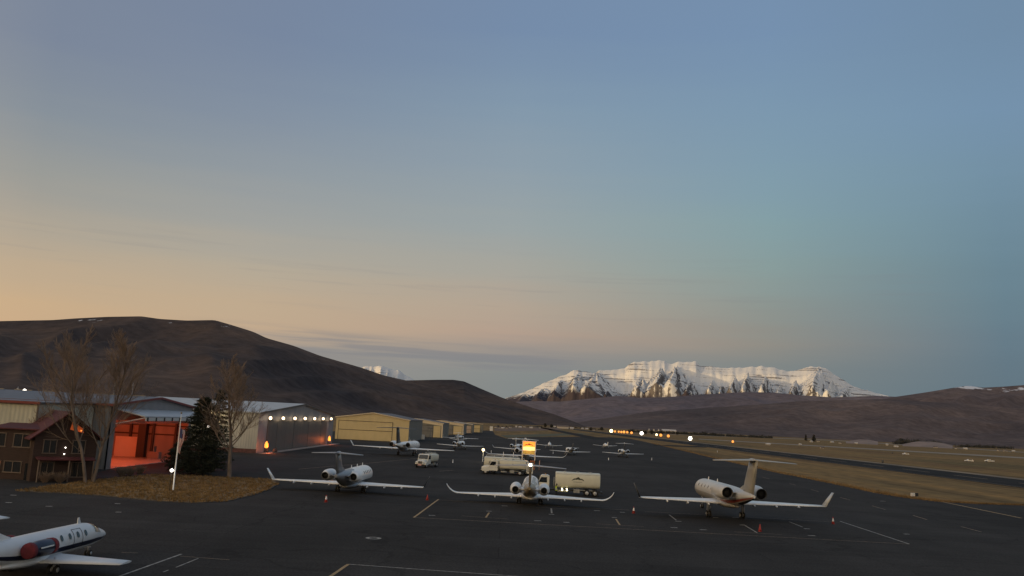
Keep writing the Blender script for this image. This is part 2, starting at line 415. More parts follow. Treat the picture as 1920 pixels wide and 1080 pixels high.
tufts('verge_tufts', verge_pt, 4200, 2, dry)
# painted lines and tie-down pads
paint = mat('faded_marking_paint', (.28, .265, .235), .8, var=.45, scale=3)
ypaint = mat('faded_yellow_paint', (.36, .24, .11), .8, var=.4, scale=3)
faint = mat('worn_marking_paint', (.27, .20, .135), .85, var=.4, scale=2)
def stripe(mb, a, b, w, mi):
    a, b = G(*a), G(*b); d = (b - a); d.z = 0; n = Vector((-d.y, d.x, 0)).normalized() * w / 2
    z = Vector((0, 0, .045 + random.random() * .006))
    mb.add([a - n + z, b - n + z, b + n + z, a + n + z], [(0, 1, 2, 3)], mi)
mb = MB()
for a, b, w, k in [
    ((822, 937), (776, 971), .22, 1), ((822, 938), (1180, 957), .12, 2), ((1210, 960), (1575, 980), .12, 2), ((776, 971), (1705, 1021), .13, 2), ((1575, 978), (1705, 1021), .2, 0),
    ((911, 971), (917, 962), .2, 1), ((1033.5, 954), (1034.5, 963), .2, 0), ((1155, 974), (1162, 985), .2, 1), ((1255, 966), (1268, 976), .16, 0), ((1397, 986), (1420, 1000), .16, 0), ((1480, 979), (1505, 989), .16, 0),
    ((866, 968), (953, 974), .10, 2), ((1005, 952), (1070, 955), .10, 2), ((1118, 983), (1207, 988), .10, 2), ((1376, 998), (1466, 1003), .10, 2),
    ((1575, 933), (1594, 938), .18, 2), ((1635, 949), (1660, 956), .18, 2), ((1712, 967), (1738, 975), .18, 2), ((1802, 988), (1840, 998), .18, 2), ((1520, 918), (1535, 922), .18, 2), ((1430, 895), (1442, 898), .18, 2), ((1480, 907), (1492, 910), .18, 2),
    ((1760, 940), (1915, 972), .45, 1),
    ((600, 1095), (653, 1059), .24, 1), ((653, 1059), (930, 1079), .16, 0), ((930, 1079), (1400, 1112), .16, 0),
    ((215, 1085), (340, 1040), .17, 0), ((338, 1044), (430, 1051), .09, 2), ((372, 1048), (330, 1065), .11, 0), ((316, 1070), (306, 1074), .11, 0), ((228, 1037), (258, 1038), .08, 2),
    ((700, 868), (810, 857), .2, 2), ((560, 880), (700, 868), .2, 2), ((824, 884), (850, 882), .2, 2)]:
    stripe(mb, a, b, w, k)
for x, y, w in [(810, 967, 12), (946, 949, 11), (1008, 977, 13), (1062, 980, 11), (917, 959, 10), (1034, 965, 10), (1119, 958, 11), (1167, 961, 9), (1152, 971, 10), (1264, 990, 12), (1319, 994, 13), (1272, 978, 11), (1342, 971, 10), (1380, 971, 13), (1392, 985, 10), (1513, 992, 11), (1522, 1005, 13),
                (25, 929, 12), (16, 943, 12), (92, 950, 13), (220, 945, 10), (222, 961, 11), (1700, 1002, 10), (1655, 940, 10)]:
    stripe(mb, (x - w / 2, y), (x + w / 2, y + .3), .42, 0)
c = G(700, 1010); ring = []
for i in range(32):
    t = 2 * math.pi * i / 32; ring.append((math.cos(t), math.sin(t)))
vs = [(c.x + .68 * a, c.y + .68 * b, .05) for a, b in ring] + [(c.x + .38 * a, c.y + .38 * b, .05) for a, b in ring]
mb.add(vs, [(i, (i + 1) % 32, 32 + (i + 1) % 32, 32 + i) for i in range(32)], 0)
struct(mb.build('apron_markings', [paint, ypaint, faint]))
mb = MB()
for y0 in range(-60, 2500, 36): mb.add([((RX0 + RX1) / 2 - .4, y0, .12), ((RX0 + RX1) / 2 + .4, y0, .12), ((RX0 + RX1) / 2 + .4, y0 + 20, .12), ((RX0 + RX1) / 2 - .4, y0 + 20, .12)], [(0, 1, 2, 3)])
for x in (RX0 + 1, RX1 - 1): mb.add([(x - .3, -100, .13), (x + .3, -100, .13), (x + .3, 2600, .13), (x - .3, 2600, .13)], [(0, 1, 2, 3)])
struct(mb.build('runway_markings', faint))

# ------------------------------------------------------------------ hills and mountains
def cubic(xs, ys, x):
    return np.interp(x, xs, ys)
def hill(name, crest, base_d, crest_d, m, ncol=220, nrow=60, spur=.35, freq=6.0, slant=0.5, seed=0.0, back=.6, prof=1.25, extra=None, fine=.04, jag=0.0):
    """range of hills: crest = (photo x, photo y) skyline, base_d / crest_d = distance of foot and of crest (per photo x)"""
    xs = np.array([p[0] for p in crest]); ys = np.array([p[1] for p in crest])
    px = np.linspace(xs[0], xs[-1], ncol); py = np.interp(px, xs, ys)
    k = np.array([.25, .5, .25])
    if not jag: py = np.convolve(np.pad(py, 1, 'edge'), k, 'valid')
    fb = lambda v, x: np.interp(x, [q[0] for q in v], [q[1] for q in v]) if isinstance(v, list) else v
    vs = []; rows = list(np.linspace(0, 1, nrow)) ; brows = [-.15, -.5, -1.0]
    allr = brows[::-1] + rows
    for ci, (x, y) in enumerate(zip(px, py)):
        D = float(fb(crest_d, x)); B = float(fb(base_d, x))
        c = P(x, y, D); zc = max(c.z, 3.0); ux = c.x / D
        wob = zc * jag * noise.noise(Vector((x * .09, seed, 3.1)))
        for t in allr:
            if t < 0:
                yy = D - t * (D - B) * back; z = (zc + wob * .5) * (1 + t) - 6 * (-t) - zc * .02 * (-t)
            else:
                yy = D + (B - D) * t
                h = (1 - t) ** prof
                s = freq * (ux * D / 1000.0) ; q = yy / 1000.0
                v = Vector((s + slant * t * freq * .5 + seed, t * 1.1 * slant + seed * .3, seed))
                rg = 1 - abs(noise.noise(v)) * 2.0
                rg2 = 1 - abs(noise.noise(v * 2.7 + Vector((5, 1, 2)))) * 2.0
                env = min(1, t * 4.0) * min(1, (1 - t) * 2.2)
                z = zc * (h + spur * env * (.62 * (rg - .55) + .3 * (rg2 - .55))) + zc * fine * env * noise.noise(Vector((s * 6, t * 14, seed)))
                z += wob * max(0, 1 - t * 3)
                if extra: z = extra(x, t, z, zc)
                z = min(z, H + (zc + max(wob, 0) - H) * (yy / D) * .999) if t > 0.001 else z
                if t > .97: z = min(z, 0)
                z -= 8 * max(0, t - .9) * 10
            vs.append((ux * yy, yy, z))
    nr = len(allr); fs = []
    for i in range(ncol - 1):
        for j in range(nr - 1):
            a = i * nr + j; fs.append((a, a + nr, a + nr + 1, a + 1))
    mb = MB(); mb.add(vs, fs, 0, True)
    o = mb.build(name, m, fixn=False)
    me = o.data
    if extra:
        at = me.attributes.new('rock', 'FLOAT', 'POINT'); vals = []; it = iter(ROCK)
        for _c in range(ncol):
            for t in allr: vals.append(0.0 if t < 0 else next(it))
        at.data.foreach_set('value', vals)
    if me.polygons[len(me.polygons) // 2].normal.z < 0: me.flip_normals()
    return struct(o)
def hill_mat(name, stops, scale, snow=None, stretch=(1, 1, 1), seedv=0.0):
    m = bpy.data.materials.new(name); m.use_nodes = True
    nt = m.node_tree; b = nt.nodes['Principled BSDF']; b.inputs['Roughness'].default_value = 1.0; b.inputs['Specular IOR Level'].default_value = .05
    t = nt.nodes.new('ShaderNodeTexCoord')
    def nse(sc_, st, det=8, rg=.6):
        mpn = nt.nodes.new('ShaderNodeMapping'); mpn.inputs['Scale'].default_value = st; mpn.inputs['Location'].default_value = (seedv, seedv, 0)
        n = nt.nodes.new('ShaderNodeTexNoise'); n.inputs['Scale'].default_value = sc_; n.inputs['Detail'].default_value = det; n.inputs['Roughness'].default_value = rg
        nt.links.new(t.outputs['Object'], mpn.inputs[0]); nt.links.new(mpn.outputs[0], n.inputs[0]); return n.outputs[0]
    r = nt.nodes.new('ShaderNodeValToRGB')
    while len(r.color_ramp.elements) < len(stops): r.color_ramp.elements.new(.5)
    for e, (p, c) in zip(r.color_ramp.elements, stops): e.position = p; e.color = (*c, 1)
    nt.links.new(nse(scale, stretch), r.inputs[0])
    out = r.outputs[0]
    # scrub and scree speckle
    f = nt.nodes.new('ShaderNodeMapRange'); f.inputs[1].default_value = .35; f.inputs[2].default_value = .65; f.inputs[3].default_value = .74; f.inputs[4].default_value = 1.26
    nt.links.new(nse(scale * 14, (1, 1, .6), 10, .7), f.inputs[0])
    mx = nt.nodes.new('ShaderNodeMix'); mx.data_type = 'RGBA'; mx.blend_type = 'MULTIPLY'; mx.inputs[0].default_value = 1
    cb = nt.nodes.new('ShaderNodeCombineColor')
    for i in range(3): nt.links.new(f.outputs[0], cb.inputs[i])
    nt.links.new(out, mx.inputs[6]); nt.links.new(cb.outputs[0], mx.inputs[7]); out = mx.outputs[2]
    if snow:
        z0, z1, thr, ssc = snow
        sp = nt.nodes.new('ShaderNodeSeparateXYZ'); nt.links.new(t.outputs['Object'], sp.inputs[0])
        hh = nt.nodes.new('ShaderNodeMapRange'); hh.inputs[1].default_value = z0; hh.inputs[2].default_value = z1; hh.inputs[3].default_value = -.35; hh.inputs[4].default_value = .0
        nt.links.new(sp.outputs[2], hh.inputs[0])
        ad = nt.nodes.new('ShaderNodeMath'); ad.operation = 'ADD'; nt.links.new(nse(ssc, (1, 1, .5), 7, .6), ad.inputs[0]); nt.links.new(hh.outputs[0], ad.inputs[1])
        s2 = nt.nodes.new('ShaderNodeMapRange'); s2.inputs[1].default_value = thr; s2.inputs[2].default_value = thr + .05; nt.links.new(ad.outputs[0], s2.inputs[0])
        m2 = nt.nodes.new('ShaderNodeMix'); m2.data_type = 'RGBA'; nt.links.new(s2.outputs[0], m2.inputs[0]); nt.links.new(out, m2.inputs[6]); m2.inputs[7].default_value = (.62, .64, .68, 1)
        out = m2.outputs[2]
    nt.links.new(out, b.inputs['Base Color'])
    return m
left_m = hill_mat('sagebrush_slope', [(.3, (.042, .038, .041)), (.45, (.066, .053, .050)), (.58, (.100, .073, .061)), (.75, (.150, .103, .080))], .0016, snow=(255, 330, .62, .012))
far_m = hill_mat('oak_brush_foothill', [(.3, (.118, .102, .115)), (.5, (.155, .128, .136)), (.7, (.205, .165, .162))], .0009, seedv=31)
front_m = hill_mat('brown_foothill', [(.3, (.078, .065, .067)), (.5, (.112, .088, .084)), (.7, (.170, .127, .112))], .0013, seedv=12)
right_m = hill_mat('bare_foothill', [(.3, (.092, .077, .080)), (.5, (.126, .100, .098)), (.7, (.185, .140, .124))], .0008, snow=(430, 520, .50, .007), seedv=77)
hill('ridge', [(-900, 640), (-300, 612), (0, 602), (100, 600), (140, 597), (200, 594), (265, 593), (300, 598), (350, 601), (402, 600), (430, 608), (475, 622), (500, 634), (550, 648), (600, 667), (680, 690), (720, 704), (760, 713), (800, 724), (860, 745), (920, 765), (990, 788), (1010, 798)],
     [(-900, 1500), (0, 1500), (500, 1900), (1010, 3300)], [(-900, 3400), (0, 3600), (500, 3600), (760, 3900), (1010, 3700)], left_m, 360, 110, .30, 1.5, 1.3, 1.0, fine=.018)
hill('hill_spur', [(640, 745), (700, 722), (740, 714), (775, 713), (820, 712), (850, 712), (870, 715), (900, 728), (940, 745), (960, 752), (1000, 765), (1040, 777), (1080, 792), (1100, 801)],
     [(640, 3600), (1100, 3900)], [(640, 5200), (900, 5200), (1100, 4300)], left_m, 220, 80, .24, 1.3, 1.3, 4.0, fine=.015)
hill('hill', [(900, 790), (940, 760), (970, 753), (1010, 752), (1050, 753), (1100, 748), (1160, 742), (1200, 746), (1260, 744), (1300, 741), (1345, 738), (1400, 735), (1450, 736), (1500, 741), (1560, 745), (1640, 742), (1680, 744), (1740, 752), (1800, 770)],
     6200, 9000, far_m, 300, 100, .34, .75, 1.2, 9.0, fine=.008)
hill('foothill', [(1040, 798), (1120, 786), (1220, 772), (1320, 765), (1420, 759), (1500, 752), (1580, 750), (1660, 748), (1720, 752), (1800, 757), (1900, 765), (2100, 770)],
     4300, 6300, front_m, 280, 90, .36, .9, 1.2, 14.0, fine=.008)
hill('right_hill', [(1560, 775), (1620, 757), (1672, 745), (1700, 741), (1740, 735), (1770, 730), (1800, 725), (1820, 723), (1840, 727), (1860, 726), (1880, 725), (1920, 722), (2000, 715), (2200, 700), (2600, 690), (3200, 720)],
     5200, 7600, right_m, 280, 90, .36, .85, 1.2, 22.0, fine=.008)
mound_m = mat('pale_bluff_soil', (.30, .21, .165), .95, c2=(.17, .125, .10), scale=.02, stretch=(1, 1, 3))
hill('mound', [(1586, 828), (1600, 825.5), (1612, 824), (1628, 824.5), (1646, 828)], 1720, 1950, mound_m, 40, 14, .1, 3, 1, 3.0)
hill('mound', [(1692, 833), (1708, 829.5), (1722, 827.5), (1745, 828), (1768, 830.5), (1786, 835)], 1720, 1950, mound_m, 40, 14, .1, 3, 1, 6.0)
# snow mountain
def snow_mat():
    m = bpy.data.materials.new('snow_and_rock'); m.use_nodes = True
    nt = m.node_tree; b = nt.nodes['Principled BSDF']; b.inputs['Roughness'].default_value = .9; b.inputs['Specular IOR Level'].default_value = .1
    t = nt.nodes.new('ShaderNodeTexCoord'); ge = nt.nodes.new('ShaderNodeNewGeometry')
    def nse(sc_, st, det=8, rg=.6):
        mpn = nt.nodes.new('ShaderNodeMapping'); mpn.inputs['Scale'].default_value = st
        n = nt.nodes.new('ShaderNodeTexNoise'); n.inputs['Scale'].default_value = sc_; n.inputs['Detail'].default_value = det; n.inputs['Roughness'].default_value = rg
        nt.links.new(t.outputs['Object'], mpn.inputs[0]); nt.links.new(mpn.outputs[0], n.inputs[0]); return n.outputs[0]
    def mth(op, a, b_):
        n = nt.nodes.new('ShaderNodeMath'); n.operation = op
        for i, v in enumerate((a, b_)):
            if isinstance(v, (int, float)): n.inputs[i].default_value = v
            else: nt.links.new(v, n.inputs[i])
        return n.outputs[0]
    def mrange(src, a, b_, c, d):
        n = nt.nodes.new('ShaderNodeMapRange')
        for i, v in enumerate((a, b_, c, d)): n.inputs[i + 1].default_value = v
        nt.links.new(src, n.inputs[0]); return n.outputs[0]
    sp = nt.nodes.new('ShaderNodeSeparateXYZ'); nt.links.new(t.outputs['Object'], sp.inputs[0])
    gn = nt.nodes.new('ShaderNodeSeparateXYZ'); nt.links.new(ge.outputs['Normal'], gn.inputs[0])
    def shear(k, kz, sc_, det=7):
        cx = nt.nodes.new('ShaderNodeCombineXYZ'); nt.links.new(mth('ADD', sp.outputs[0], mth('MULTIPLY', sp.outputs[2], k)), cx.inputs[0]); nt.links.new(mth('MULTIPLY', sp.outputs[2], kz), cx.inputs[2]); nt.links.new(mth('MULTIPLY', sp.outputs[1], .15), cx.inputs[1])
        n = nt.nodes.new('ShaderNodeTexNoise'); n.inputs['Scale'].default_value = sc_; n.inputs['Detail'].default_value = det; n.inputs['Roughness'].default_value = .62; nt.links.new(cx.outputs[0], n.inputs[0]); return n.outputs[0]
    at = nt.nodes.new('ShaderNodeAttribute'); at.attribute_name = 'rock'
    ribs = mth('MAXIMUM', shear(1.0, .16, .0125), shear(-1.2, .16, .0115))          # ribs and chutes fall away to both sides
    fine = nse(.028, (1, .3, .8), 6, .65)
    strata = nse(.0028, (.30, .10, 6.5), 6, .58)             # flat rock bands
    steep = mrange(gn.outputs[2], .45, .9, .10, -.03)
    low = mrange(sp.outputs[2], 560, 1250, .025, -.02)         # thinner snow lower down
    f = mth('ADD', mth('ADD', mth('MULTIPLY', ribs, .55), mth('MULTIPLY', fine, .24)), mth('ADD', mth('ADD', steep, low), mth('MULTIPLY', at.outputs['Fac'], .21)))
    rock = mrange(f, .572, .615, 0, 1)
    bands = mrange(mth('ADD', strata, mth('MULTIPLY', fine, .25)), .700, .735, 0, .85)
    rock = mth('MAXIMUM', rock, bands)
    forest = mrange(mth('ADD', sp.outputs[2], mth('MULTIPLY', mth('SUBTRACT', nse(.0045, (1, 1, .5), 8, .66), .5), 900)), 600, 720, 1, 0)
    r = nt.nodes.new('ShaderNodeMix'); r.data_type = 'RGBA'; nt.links.new(rock, r.inputs[0]); r.inputs[6].default_value = (.66, .65, .63, 1); r.inputs[7].default_value = (.135, .122, .120, 1)
    g = nt.nodes.new('ShaderNodeMix'); g.data_type = 'RGBA'; nt.links.new(forest, g.inputs[0]); nt.links.new(r.outputs[2], g.inputs[6]); g.inputs[7].default_value = (.056, .047, .056, 1)
    nt.links.new(g.outputs[2], b.inputs['Base Color'])
    return m
sm = snow_mat()
PYR = [(985, .05, 100, .91, .7), (1018, .14, 120, .83, .8), (1052, .09, 95, .88, .75), (1086, .13, 140, .86, .9), (1117, .07, 165, .95, 1.0), (1146, .40, 90, .58, .8), (1205, .34, 120, .64, .9), (1243, .20, 150, .80, 1.0), (1269, .12, 125, .89, .95), (1296, .38, 105, .60, .8),
       (1338, .28, 90, .70, .6), (1358, .36, 80, .62, .6), (1379, .22, 80, .78, .85), (1404, .18, 85, .82, .85), (1437, .22, 85, .77, .85), (1466, .32, 95, .66, .7), (1492, .22, 85, .76, .85), (1536, .05, 150, .96, .6), (1562, .2, 110, .80, .5), (1590, .15, 110, .86, .3)]
ROCK = []
def buttress(x, t, z, zc):
    rk = 0.0
    if zc < 300:
        ROCK.append(0); return z
    tier = .06 * zc * (math.tanh((.16 - t) * 40) + math.tanh((.34 - t) * 30) * .7) * min(1, t * 8) * max(0, 1 - t * 1.4)
    z = z + tier * .55
    for x0, t0, w, top, rw in PYR:
        if t < t0 * .6: continue
        dz = zc * (top * (1 - (t - t0) * .52 if t > t0 else 1 - (t0 - t) * 3.2) + .02) - zc * .95 * abs(x - x0 + (t - t0) * 14 + 2.5 * noise.noise(Vector((t * 22, x0, 4)))) / w
        if dz > z: fan = (x - x0) / (9 + max(0, t - t0) * 105); nf = noise.noise(Vector((fan * 6.5 + .5 * noise.noise(Vector((x * .2, t * 30, 1))), x0, t * 2.2))); k_ = min(1, (dz - z) / (zc * .05)); rk = max(rk, rw * k_ * max(0, min(1.1, (.46 - .35 * max(0, t - t0)) + 2.8 * nf))); z = dz - zc * .06 * nf * k_
    if t < .12: rk = max(rk, .15 + .9 * noise.noise(Vector((x * .05, 3, 9))))
    ROCK.append(max(0, rk)); return z
hill('mountain', [(930, 760), (950, 746), (975, 738), (1000, 728), (1020, 718), (1045, 708), (1065, 700), (1076, 694), (1084, 693), (1092, 697), (1100, 697), (1112, 700), (1119, 697), (1124, 694), (1140, 694), (1155, 693), (1172, 690), (1178, 684), (1190, 678), (1205, 678), (1215, 677), (1228, 676), (1238, 675), (1246, 677), (1250, 682), (1258, 682), (1270, 679), (1290, 678), (1305, 677), (1309, 682), (1314, 688), (1328, 686), (1345, 689), (1365, 690), (1380, 690), (1400, 688), (1420, 687), (1445, 688), (1462, 692), (1480, 697), (1495, 694), (1508, 690), (1520, 687), (1535, 688), (1548, 691), (1558, 697), (1568, 704), (1580, 712), (1600, 724), (1620, 730), (1640, 736), (1672, 744), (1720, 760)],
     15500, 22000, sm, 760, 210, .07, 1.6, .9, 41.0, prof=1.5, extra=buttress, fine=.02, jag=.02)
hill('far_mountain', [(600, 730), (640, 702), (670, 692), (690, 686), (700, 687), (712, 685), (722, 688), (735, 693), (746, 694), (760, 703), (775, 712), (800, 730)],
     17000, 22000, sm, 160, 60, .36, 2.4, .4, 55.0, fine=.05, jag=.02)
# unseen range added behind the camera, shaped to shade the valley floor
def ring_range():
    vs = []; n = 90; rows = [(-1, 0), (-.5, .55), (0, 1), (.35, .66), (.7, .28), (1, -.01)]
    for i in range(n):
        a = R(-220 + 130 * i / (n - 1)); d = 14000
        hgt = 1640 * (1 + .05 * noise.noise(Vector((i * .23, 2, 0)))) * min(1, i / 8, (n - 1 - i) / 8) + 10
        for k, fz in rows:
            dd = d - k * 3800; z = hgt * fz + (120 * noise.noise(Vector((i * .5, k * 3, 7))) if -1 < k < 1 and k != 0 else 0)
            vs.append((dd * math.sin(a), dd * math.cos(a), z))
    m_ = len(rows); fs = [(i * m_ + j, i * m_ + j + 1, (i + 1) * m_ + j + 1, (i + 1) * m_ + j) for i in range(n - 1) for j in range(m_ - 1)]
    mb = MB(); mb.add(vs, fs, 0, True); struct(mb.build('shading_range', far_m, fixn=False))
ring_range()
# ------------------------------------------------------------------ jets
dark = mat('black_recess', (.008, .008, .009), .8)
tyre_m = mat('tyre_rubber', (.018, .018, .018), .9)
rim_m = mat('wheel_rim_metal', (.5, .5, .5), .4, .3)
strut_m = mat('strut_metal', (.55, .56, .57), .35, .4)
glass = mat('dark_glass', (.012, .014, .017), .08, spec=.8)
grey_p = mat('grey_blue_paint', (.20, .215, .24), .3)
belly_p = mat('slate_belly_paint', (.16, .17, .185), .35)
cream_p = mat('cream_paint', (.58, .575, .55), .32, var=.06, scale=.6)
cream_d = mat('taupe_paint', (.37, .355, .32), .35, var=.08, scale=.8)
red_p = mat('red_stripe_paint', (.24, .045, .03), .35)
gold_p = mat('bronze_paint', (.24, .19, .115), .3, var=.15, scale=1.2)
navy_p = mat('navy_paint', (.014, .016, .035), .3)
silver = mat('bare_metal', (.6, .61, .62), .25, .7)
cover_red = mat('red_cover_cloth', (.16, .022, .028), .9, var=.2, scale=4)
olive_p = mat('dark_grey_paint', (.07, .07, .07), .4)
lip_m = silver

def wheel(mb, c, r, w, mi_t=0, mi_r=1, axis='X'):
    prof = [(-w / 2, r * .55), (-w / 2, r * .86), (-w * .3, r), (w * .3, r), (w / 2, r * .86), (w / 2, r * .55)]
    mb.lathe(prof, axis, c, 18, mi_t)
    mb.lathe([(-w / 2 - .012, r * .2), (-w / 2 - .02, r * .52), (w / 2 + .02, r * .52), (w / 2 + .012, r * .2)], axis, c, 14, mi_r)

AIRF = [(0, 0), (.02, .028), (.10, .052), (.28, .062), (.6, .042), (1, .004), (.6, -.022), (.28, -.036), (.08, -.03)]
def foil(le, chord, up, fwd=Vector((0, 1, 0)), tk=1.0):
    """closed section; le = leading edge point, chord runs backwards, up = thickness direction"""
    return [le - fwd * (u * chord) + up * (w * chord * tk) for u, w in AIRF]

def jet(name, loc, heading, label, group, span=21, length=20.9, rad=1.18, zc=2.05, zw=1.25, dih=3.0, root=4.2, tip=1.4, sweep=3.6,
        winglet='angled', wl_h=1.3, ttail=True, t_span=7.0, fin_h=6.1, fin_root=3.6, fin_tip=2.4, fin_back=2.6, eng_r=.66, ex_k=.62, win_s0=.215, win_ds=None, ws=(.082, .130), nose_k=1.0, door_s=(.205, .262), eng_l=3.6, eng_x=2.0, eng_z=2.75, eng_y=-5.2,
        gear_x=1.5, gear_r=.36, nose_y=8.2, mats=None, paint=None, windows=6, fairings=3, fine=True, covers=False, door=False, antennas=2, tail_dih=-2, fin_light=False, wing_y=1.4, cat='jet'):
    """business jet, nose along +y, origin on the ground between the main wheels"""
    mats = mats or {}
    mp_ = lambda k, d: mats.get(k, d)
    root_o = thing(name, loc, label, cat, heading, group)
    yn = length * .56; yt = yn - length                       # nose and tail of fuselage
    ST = [(0, .02, -.30), (.012, .20, -.29), (.035, .40, -.25), (.065, .58, -.2), (.095, .74, -.10), (.125, .90, -.02), (.165, .985, 0), (.22, 1, 0), (.40, 1, 0), (.58, 1, 0), (.68, .96, .03), (.77, .82, .14), (.86, .60, .30), (.93, .40, .44), (.98, .24, .52), (1, .12, .55)]
    ST = [(s * nose_k if s < .2 else s, a, b) for s, a, b in ST if not (s >= .2 and s <= .166 * nose_k)]
    sx = [s for s, _, _ in ST]
    ss = np.unique(np.concatenate([np.linspace(0, 1, 46), np.array([.012, .035])]))
    def prof(s): return float(np.interp(s, sx, [q[1] for q in ST])) * rad, zc + float(np.interp(s, sx, [q[2] for q in ST])) * rad
    NR = 32 if fine else 16
    fb = MB(); rr = []
    for s in ss:
        r, z = prof(s); y = yn - s * length
        rr.append([Vector((r * math.sin(2 * math.pi * i / NR), y, z + r * 1.04 * math.cos(2 * math.pi * i / NR))) for i in range(NR)])
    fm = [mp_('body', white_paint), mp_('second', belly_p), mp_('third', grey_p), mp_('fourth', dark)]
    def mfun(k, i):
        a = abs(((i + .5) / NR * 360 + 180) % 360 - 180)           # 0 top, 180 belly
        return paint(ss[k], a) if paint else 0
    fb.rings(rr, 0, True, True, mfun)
    if fine:                                                    # wing-to-body fairing
        fr = []
        for t in np.linspace(0, 1, 9):
            w_ = math.sin(math.pi * min(max(t, .03), .97)) ** .6
            y = wing_y + 1.2 - t * (root + 2.4)
            fr.append([Vector((rad * 1.08 * w_ * math.sin(q), y, zc - rad * .78 + rad * .42 * w_ * math.cos(q))) for q in [2 * math.pi * i / 14 for i in range(14)]])
        fb.rings(fr, 1 if paint and paint(.5, 170) == 1 else 0, True)
    fus = fb.build('fuselage', fm, root_o)
    if fine:
        for sgn in ((1,) if antennas else ()):
            for k in range(antennas):
                s = .24 + .17 * k; r, z = prof(s)
                a = MB(); a.prism([(-.03, yn - s * length + .18, z + r), (-.03, yn - s * length - .2, z + r), (-.03, yn - s * length - .22, z + r + .42), (-.03, yn - s * length - .05, z + r + .42)], (.06, 0, 0))
                a.build('antenna', mp_('wing', white_paint), root_o)
        # windscreen
        g = MB(); ri = []
        for s in np.linspace(ws[0], ws[1], 5):
            r, z = prof(s); r += .012; y = yn - s * length
            ri.append([Vector((r * math.sin(a), y, z + r * 1.04 * math.cos(a))) for a in np.linspace(-1.25, 1.25, 14)])
        n = 14
        g.add([p for q in ri for p in q], [(k * n + i, k * n + i + 1, (k + 1) * n + i + 1, (k + 1) * n + i) for k in range(4) for i in range(n - 1)], 0, True)
        g.build('windscreen', glass, root_o)
        for k in range(windows):
            s = win_s0 + k * (win_ds or .40 / max(windows, 1) * .92); r, z = prof(s); y = yn - s * length
            for sg in (-1, 1):
                w = MB(); a0 = R(66); c = Vector((sg * (r + .01) * math.sin(a0), y, z + (r + .01) * 1.04 * math.cos(a0)))
                up = Vector((-sg * math.cos(a0), 0, math.sin(a0))); nrm = Vector((sg * math.sin(a0), 0, math.cos(a0)))
                ring = [c + Vector((0, 1, 0)) * (.15 * math.cos(t)) + up * (.21 * math.sin(t)) for t in [2 * math.pi * i / 14 for i in range(14)]]
                w.prism(ring, nrm * .015); w.build('cabin_window', glass, fus)
        if door:
            for sg in (1,):
                d_ = MB(); s0, s1 = door_s
                pts = []
                for s in (s0, s1):
                    r, z = prof(s); r += .012; y = yn - s * length
                    pts.append([Vector((sg * r * math.sin(a), y, z + r * 1.04 * math.cos(a))) for a in np.linspace(R(38), R(112), 9)])
                def seam(a_, b_): d_.tube(a_, b_, .014, n=4)
                for i in range(8): seam(pts[0][i], pts[0][i + 1]); seam(pts[1][i], pts[1][i + 1])
                seam(pts[0][0], pts[1][0]); seam(pts[0][-1], pts[1][-1])
                d_.build('door', navy_p, root_o)
    # wings
    half = span / 2
    for sg in (-1, 1):
        wb = MB(); sec = []
        ts = [0, .12, .35, .7, 1.0]
        x0 = rad * .35; hs = half - (0.9 if winglet == 'blended' else 0.0) - x0
        for t in ts:
            x = x0 + t * hs; ch = root + (tip - root) * (t ** .8); le = wing_y + 1.2 - sweep * t
            z = zw + math.tan(R(dih)) * (x - x0) + .25 * max(0, .12 - t)
            sec.append(foil(Vector((sg * x, le, z)), ch, Vector((0, 0, 1)), tk=1.15 - .25 * t))
        tip_le = Vector((sg * (x0 + hs), wing_y + 1.2 - sweep, zw + math.tan(R(dih)) * hs))
        if winglet == 'blended':
            p = tip_le.copy()
            for k in range(1, 8):
                an = R(dih + (72 - dih) * k / 7); st = (.9 + wl_h) / 8.0
                p = p + Vector((sg * math.cos(an) * st, -.16 - .04 * k, math.sin(an) * st))
                sec.append(foil(p.copy(), tip * (1 - .085 * k), Vector((-sg * math.sin(an), 0, math.cos(an))), tk=.9))
        wb.rings(sec, 0, True)
        wing = wb.build('wing', mp_('wing', white_paint), root_o)
        if winglet == 'angled':
            b = MB(); an = R(68)
            b.rings([foil(tip_le + Vector((0, -.1, .0)), tip * .92, Vector((-sg * math.sin(an), 0, math.cos(an))), tk=.35),
                     foil(tip_le + Vector((sg * wl_h * .5, -1.15, wl_h)), tip * .42, Vector((-sg * math.sin(an), 0, math.cos(an))), tk=.35)], 0, True, True, lambda k, i: 1 if i >= 5 else 0)
            b.build('winglet', [mp_('winglet', mp_('wing', white_paint)), olive_p], wing)
        if fine:
            for k in range(fairings):
                t = .22 + .24 * k; x = x0 + t * hs; ch = root + (tip - root) * (t ** .8); ye = wing_y + 1.2 - sweep * t - ch
                zz = zw + math.tan(R(dih)) * (x - x0)
                b = MB(); b.lathe([(-.55, .02), (-.35, .09), (.1, .13), (.6, .10), (1.0, .02)], 'Y', (sg * x, ye, zz - .12), 8, sx=.8, sz=1.2)
                b.build('flap_fairing', mp_('wing', white_paint), wing)
    # fin and tailplane
    fy = yt + fin_root + .35                                   # leading edge at root
    zr = zc + rad * .55
    b = MB(); fw = Vector((0, 1, 0))
    fsec = []
    for t in (0, .3, .65, 1):
        ch = fin_root + (fin_tip - fin_root) * t
        fsec.append(foil(Vector((0, fy - fin_back * t, zr + (fin_h - zr) * t)), ch, Vector((1, 0, 0)), tk=.95))
    # symmetrical thickness
    for s_ in fsec:
        for i, (u, w) in enumerate(AIRF):
            s_[i].x = (.055 * [0, .45, .8, 1, .7, .05, -.7, -1, -.7][i]) * (fin_root * .9)
    b.rings(fsec, 0, True)
